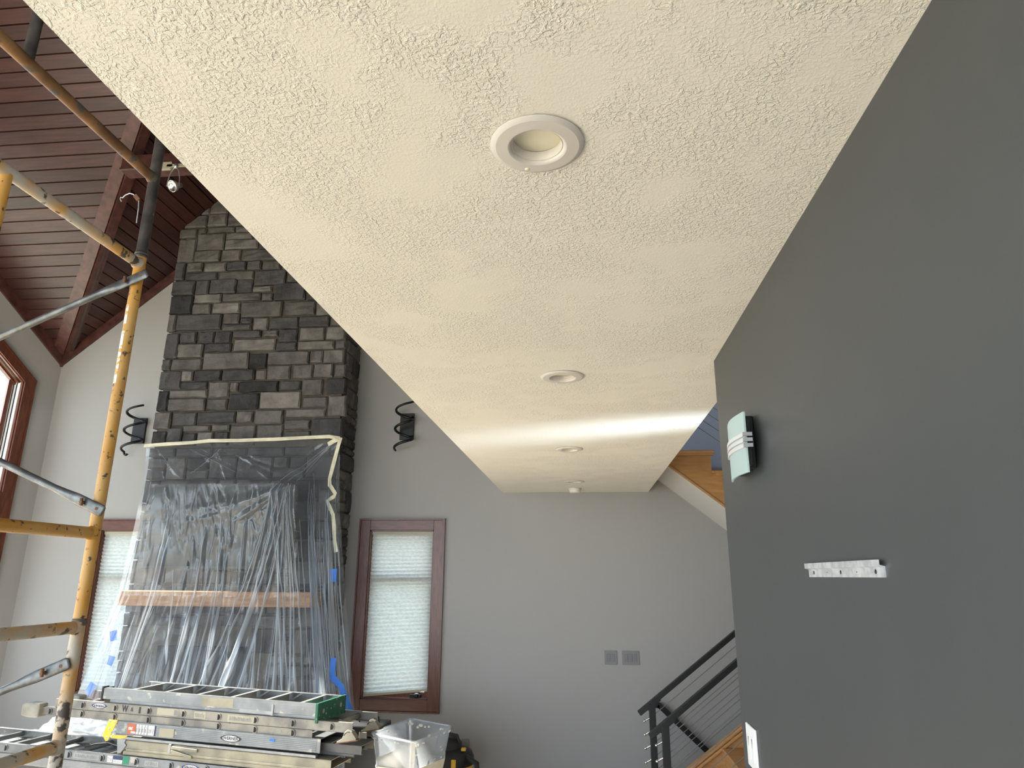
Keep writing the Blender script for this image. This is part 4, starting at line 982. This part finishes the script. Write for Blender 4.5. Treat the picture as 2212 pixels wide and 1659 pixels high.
# trestles below the frame
for s in (-1.3, .7):
    r = pthing('sawhorse', 'timber sawhorse under the %s end of the ladder pile' % ('left' if s < 0 else 'right'), 'sawhorse', s, .2, 0, 'sawhorses under the pile')
    r.location.z = 0; LOC[r].z = 0
    zt_ = .455+TILT*s
    def lp(a, b, c): p = PM @ Vector((a, b, 0)); p.z = c; return p
    part('beam', MB().bar(lp(s, -.12, zt_-.05), lp(s, .46, zt_-.05), .05, .09), 'timber', r)
    for d in (-.05, .40):
        for sg in (-1, 1): part('leg', MB().bar(lp(s+sg*.02, d, zt_-.06), lp(s+sg*.2, d, .012), .04, .07, (0, 1, 0)), 'timber', r)

# ---- tool case, bin, vacuum
tcx = thing('tool_case', 'black tool case standing between ladder pile and plastic bin', 'case', (-1.75, 5.85, 0))
part('body', MB().box((-1.90, 5.74, 0), (-1.605, 6.0, .70)), 'case_black', tcx, bevel=.015); part('lid', MB().box((-1.905, 5.735, .705), (-1.60, 6.005, .785)), 'case_black', tcx, bevel=.012)
part('latch', MB().box((-1.78, 5.722, .66), (-1.72, 5.74, .74)), 'grey_plate', tcx, bevel=.003); part('handle', MB().tube([(-1.83, 5.87, .785), (-1.83, 5.87, .82), (-1.67, 5.87, .82), (-1.67, 5.87, .785)], .01, 8), 'case_black', tcx)
cr = thing('crate', 'dark plastic crate under the clear bin', 'crate', (-1.31, 5.55, 0))
a1 = Vector((.27, .963, 0)); a2 = Vector((.85, -.527, 0)); bc = Vector((-1.318, 5.565, 0))
def quad(h1, h2, z, c=bc): return [Vector((c.x, c.y, z))+a1*i*h1+a2*j*h2 for i, j in ((-1, -1), (1, -1), (1, 1), (-1, 1))]
part('body', MB().prism(quad(.24, .18, 0), (0, 0, .49)), 'case_black', cr, bevel=.01); part('rim', MB().prism(quad(.26, .2, .46), (0, 0, .03)), 'case_black', cr, bevel=.006)
bn = thing('plastic_bin', 'clear plastic bin smeared with dried plaster, right of the ladders', 'bin', (bc.x, bc.y, .5))
def shell(h1t, h2t, zt_, h1b, h2b, zb, th):
    A = quad(h1b, h2b, zb); B = quad(h1t, h2t, zt_); n = 7
    def rr4(P, k):  # rounded corners
        out = []
        for i in range(4):
            p, a, b = P[i], P[i-1], P[(i+1) % 4]; da = (a-p).normalized()*k; db = (b-p).normalized()*k
            for t in np.linspace(0, 1, n): out.append(p+da*(1-t)**2+db*t**2)
        return out
    return rr4(A, .04), rr4(B, .045)
A, B = shell(.292, .232, .80, .24, .185, .50, 0); n = len(A)
me_ = MB().add(A+B, [(i, (i+1) % n, n+(i+1) % n, n+i) for i in range(n)]+[list(range(n))[::-1]], False)
o = part('body', me_, 'bin_plastic', bn); q_ = o.modifiers.new('thick', 'SOLIDIFY'); q_.thickness = .003
part('rim', MB().tube(B+[B[0]], .009, 8, cap=False), 'bin_plastic', bn)
A2, B2 = shell(.262, .2045, .60, .243, .188, .503, 0); n = len(A2); rz = random.Random(4)
B2 = [Vector((p.x, p.y, p.z+rz.uniform(-.03, .035))) for p in B2]
part('plaster_smear', MB().add(A2+B2, [(i, (i+1) % n, n+(i+1) % n, n+i) for i in range(n)]), 'plaster', bn)
m_ = MB(); 
for k in range(34):
    f = rz.random(); i = rz.randrange(4); P = quad(.289, .229, .785); p = P[i].lerp(P[(i+1) % 4], f); c = p.lerp(Vector((bc.x, bc.y, p.z)), .018); zz = rz.uniform(.02, .22) if rz.random() < .4 else .015
    tgt = Vector((c.x, c.y, .785-zz)).lerp(Vector((bc.x, bc.y, .785-zz)), .17*zz/.28)
    m_.lathe([(0, .006), (rz.uniform(.004, .011), .003), (rz.uniform(.008, .016), 0)], tgt, (bc.x-p.x, bc.y-p.y, .3), 7)
part('plaster_spots', m_, 'plaster', bn)

vc = thing('shop_vacuum', 'black and yellow shop vacuum by the back wall', 'vacuum', (-1.2, 6.62, 0))
vx, vy = -1.2, 6.62
part('tank', MB().lathe([(0, .06), (.15, .06), (.17, .08), (.185, .30), (.188, .33)], (vx, vy, 0), (0, 0, 1), 32), 'yellow_paint', vc)
part('lid', MB().lathe([(.19, .325), (.196, .34), (.195, .39), (.175, .43), (.14, .45), (.0, .45)], (vx, vy, 0), (0, 0, 1), 32), 'case_black', vc)
part('motor_head', MB().lathe([(.12, .445), (.115, .50), (.08, .535), (0, .54)], (vx-.03, vy, 0), (0, 0, 1), 24), 'case_black', vc)
part('handle', MB().tube([(vx-.12, vy-.05, .48), (vx-.1, vy-.06, .56), (vx-.02, vy-.06, .575), (vx+.05, vy-.05, .56), (vx+.07, vy-.04, .5)], .016, 8), 'case_black', vc)
part('latch', MB().box((vx+.03, vy-.20, .30), (vx+.07, vy-.185, .40)), 'yellow_paint', vc, bevel=.004); part('switch', MB().box((vx+.1, vy-.12, .452), (vx+.14, vy-.08, .475)), 'yellow_paint', vc, bevel=.004)
part('hose', MB().tube([(vx+.15, vy-.1, .4), (vx+.25, vy-.2, .38), (vx+.28, vy-.25, .2), (vx+.2, vy-.3, .04), (vx-.1, vy-.35, .03)], .024, 10), 'case_black', vc)
for a in (45, 135, 225, 315): part('caster', MB().lathe([(0, -.015), (.03, -.015), (.03, .015), (0, .015)], (vx+.15*math.cos(math.radians(a)), vy+.15*math.sin(math.radians(a)), .03), (1, 0, 0), 12), 'rubber', vc)

# ================================================================ STAIRS
YN, YFAR = 5.56, 6.36
lf = thing('staircase', 'honey oak staircase turning back on itself behind the charcoal wall', 'stairs', (.6, 6.4, 0))
RIS, RUN, X0 = .1942, .26, .60
for k in range(9):
    x = X0+RUN*k; z = RIS*(k+1)
    part('tread', MB().box((x-.025, YN+.03, z-.03), (x+RUN+.01, YFAR-.02, z)), 'oak', lf, bevel=.005)
    part('riser', MB().box((x, YN+.05, z-RIS), (x+.018, YFAR-.02, z-.03)), 'oak', lf)
xe = X0+RUN*9; zl = RIS*9
part('landing', MB().box((xe-.03, YN, zl-.05), (4.05, YB-.02, zl)), 'oak', lf)
zline = lambda x: .42+.735*(x-.858)
xa = .36
q = [(xa, YFAR-.02, max(0, zline(xa)-.0)), (2.95, YFAR-.02, zline(2.95)), (2.95, YFAR-.02, zline(2.95)-.42), (.8, YFAR-.02, 0), (xa, YFAR-.02, 0)]
part('skirt_board', MB().prism(q, (0, .035, 0)), 'oak', lf)
a = Vector((xa-.02, YFAR, zline(xa-.02)+.012)); b = Vector((2.97, YFAR, zline(2.97)+.012)); part('skirt_cap', MB().bar(a, b, .075, .024), 'oak', lf, bevel=.006)
part('skirt_cap', MB().bar(a+Vector((0, -.02, -.035)), b+Vector((0, -.02, -.035)), .06, .02), 'oak', lf, bevel=.004)
# outer string of the lower flight
q = [(xa, YN, 0), (xa+.1, YN, .02), (2.95, YN, zline(2.95)-.12), (2.95, YN, zline(2.95)-.45), (.95, YN, 0)]
part('outer_string', MB().prism(q, (0, .04, 0)), 'oak', lf)
# upper flight
TZ = 3.05; TX = 1.21; R2, U2 = .186, .25
for j in range(7):
    x = TX+U2*j; z = TZ-R2*j
    part('tread', MB().box((.60 if j == 0 else x-U2-.03, 6.31, z-.028), (x, YB-.02, z)), 'oak', lf, bevel=.006)
    part('nosing_return', MB().box((.60 if j == 0 else x-U2-.0, 6.318, z-.05), (x-.015, 6.345, z-.028)), 'oak', lf)
    part('riser', MB().box((x-.03-.018, 6.35, z-R2), (x-.03, YB-.02, z-.028)), 'oak', lf)
und = lambda x: 2.915-.785*(x-.79)
mb = MB().prism([(.68, 6.345, und(.68)), (2.95, 6.345, und(2.95)), (2.95, 6.345, und(2.95)+.16), (.86, 6.345, 3.02), (.68, 6.345, 3.02)], (0, .03, 0))
for j in range(7):
    xr = TX+U2*j-.03; xl = .82 if j == 0 else xr-U2; zt_ = TZ-R2*j-.028
    mb.prism([(xl, 6.3452, und(xl)+.10), (xr, 6.3452, und(xr)+.10), (xr, 6.3452, zt_), (xl, 6.3452, zt_)], (0, .0296, 0))
part('upper_string', mb, 'oak', lf)
part('string_bead', MB().bar((.68, 6.342, und(.68)+.004), (2.95, 6.342, und(2.95)+.004), .014, .02), 'oak', lf, bevel=.004)
soff = MB().prism([(.685, 6.36, und(.685)), (2.95, 6.36, und(2.95)), (2.95, 6.36, und(2.95)+.1), (.79, 6.36, 3.015), (.685, 6.36, 3.015)], (0, YB-6.36, 0))
part('plastered_underside', soff, 'wall_white', lf)
def rail_set(yy, label, xp, rx, top, slope, n, posts, x1=2.9, fit=True, step=.105):
    r = thing('stair_railing', label, 'railing', (xp, yy, 0), 'black stair railings with steel cables')
    hz = lambda x: top+slope*(x-xp)
    part('handrail', MB().bar((rx, yy, hz(rx)-.02), (x1, yy, hz(x1)-.02), .05, .042), 'black_metal', r, bevel=.004)
    for x, zb in posts:
        part('post', MB().box((x, yy-.026, zb), (x+.054, yy+.026, hz(x+.027)-.03)), 'black_metal', r, bevel=.002)
        part('top_plate', MB().bar((x-.01, yy, hz(x-.01)-.048), (x+.10, yy, hz(x+.10)-.048), .05, .012), 'black_metal', r)
    for k in range(1, n+1):
        z0 = hz(xp+.02)-.02-step*k
        if z0 < .03: break
        part('cable', MB().tube([(xp, yy, z0+slope*-.02), (x1, yy, z0+slope*(x1-xp-.02))], .0032, 6), 'steel_cable', r)
        if fit: part('cable_fitting', MB().tube([(xp-.035, yy, z0-.03), (xp+.0, yy, z0-.012)], .007, 8).lathe([(0, -.012), (.008, -.009), (.011, 0), (.008, .009), (0, .012)], (xp-.042, yy, z0-.034), (1, 0, .5), 10), 'chrome', r)
    return r
rail_set(6.40, 'black cable railing on the wall side of the lower flight', .525, .44, .895, .775, 8, [(.525, 0), (2.75, 1.35)])
rail_set(5.55, 'black cable railing on the near side of the lower flight', .540, .455, .893, .785, 8, [(.540, 0), (2.75, 1.35)])
ur = thing('stair_railing', 'thin steel cables running down beside the upper flight', 'railing', (1.2, 6.33, TZ), 'black stair railings with steel cables')
for k in range(1, 9):
    z0 = TZ+.10*k+.02; part('cable', MB().tube([(.72, 6.33, z0+.745*(TX-.72)), (2.9, 6.33, z0-.745*(2.9-TX))], .0032, 6), 'steel_cable', ur)
part('post', MB().box((2.76, 6.30, TZ-R2*7), (2.81, 6.36, 2.9)), 'black_metal', ur); part('handrail', MB().bar((.72, 6.33, TZ+.95+.745*(TX-.72)), (2.9, 6.33, TZ+.95-.745*(2.9-TX)), .05, .042), 'black_metal', ur)
part('post', MB().box((.70, 6.30, TZ), (.75, 6.36, TZ+.95+.745*(TX-.72))), 'black_metal', ur)
br_ = thing('wall_handrail', 'black handrail on the wall sloping down towards the lower level', 'handrail', (.66, YB, .7))
part('bar', MB().bar((.635, 7.22, .745), (.69, 7.22, .745), .04, .05).bar((.685, 7.22, .748), (1.35, 7.22, .145), .04, .05), 'black_metal', br_)
part('bracket', MB().bar((.80, 7.22, .63), (.80, YB, .60), .03, .03).bar((1.2, 7.22, .27), (1.2, YB, .24), .03, .03), 'black_metal', br_)
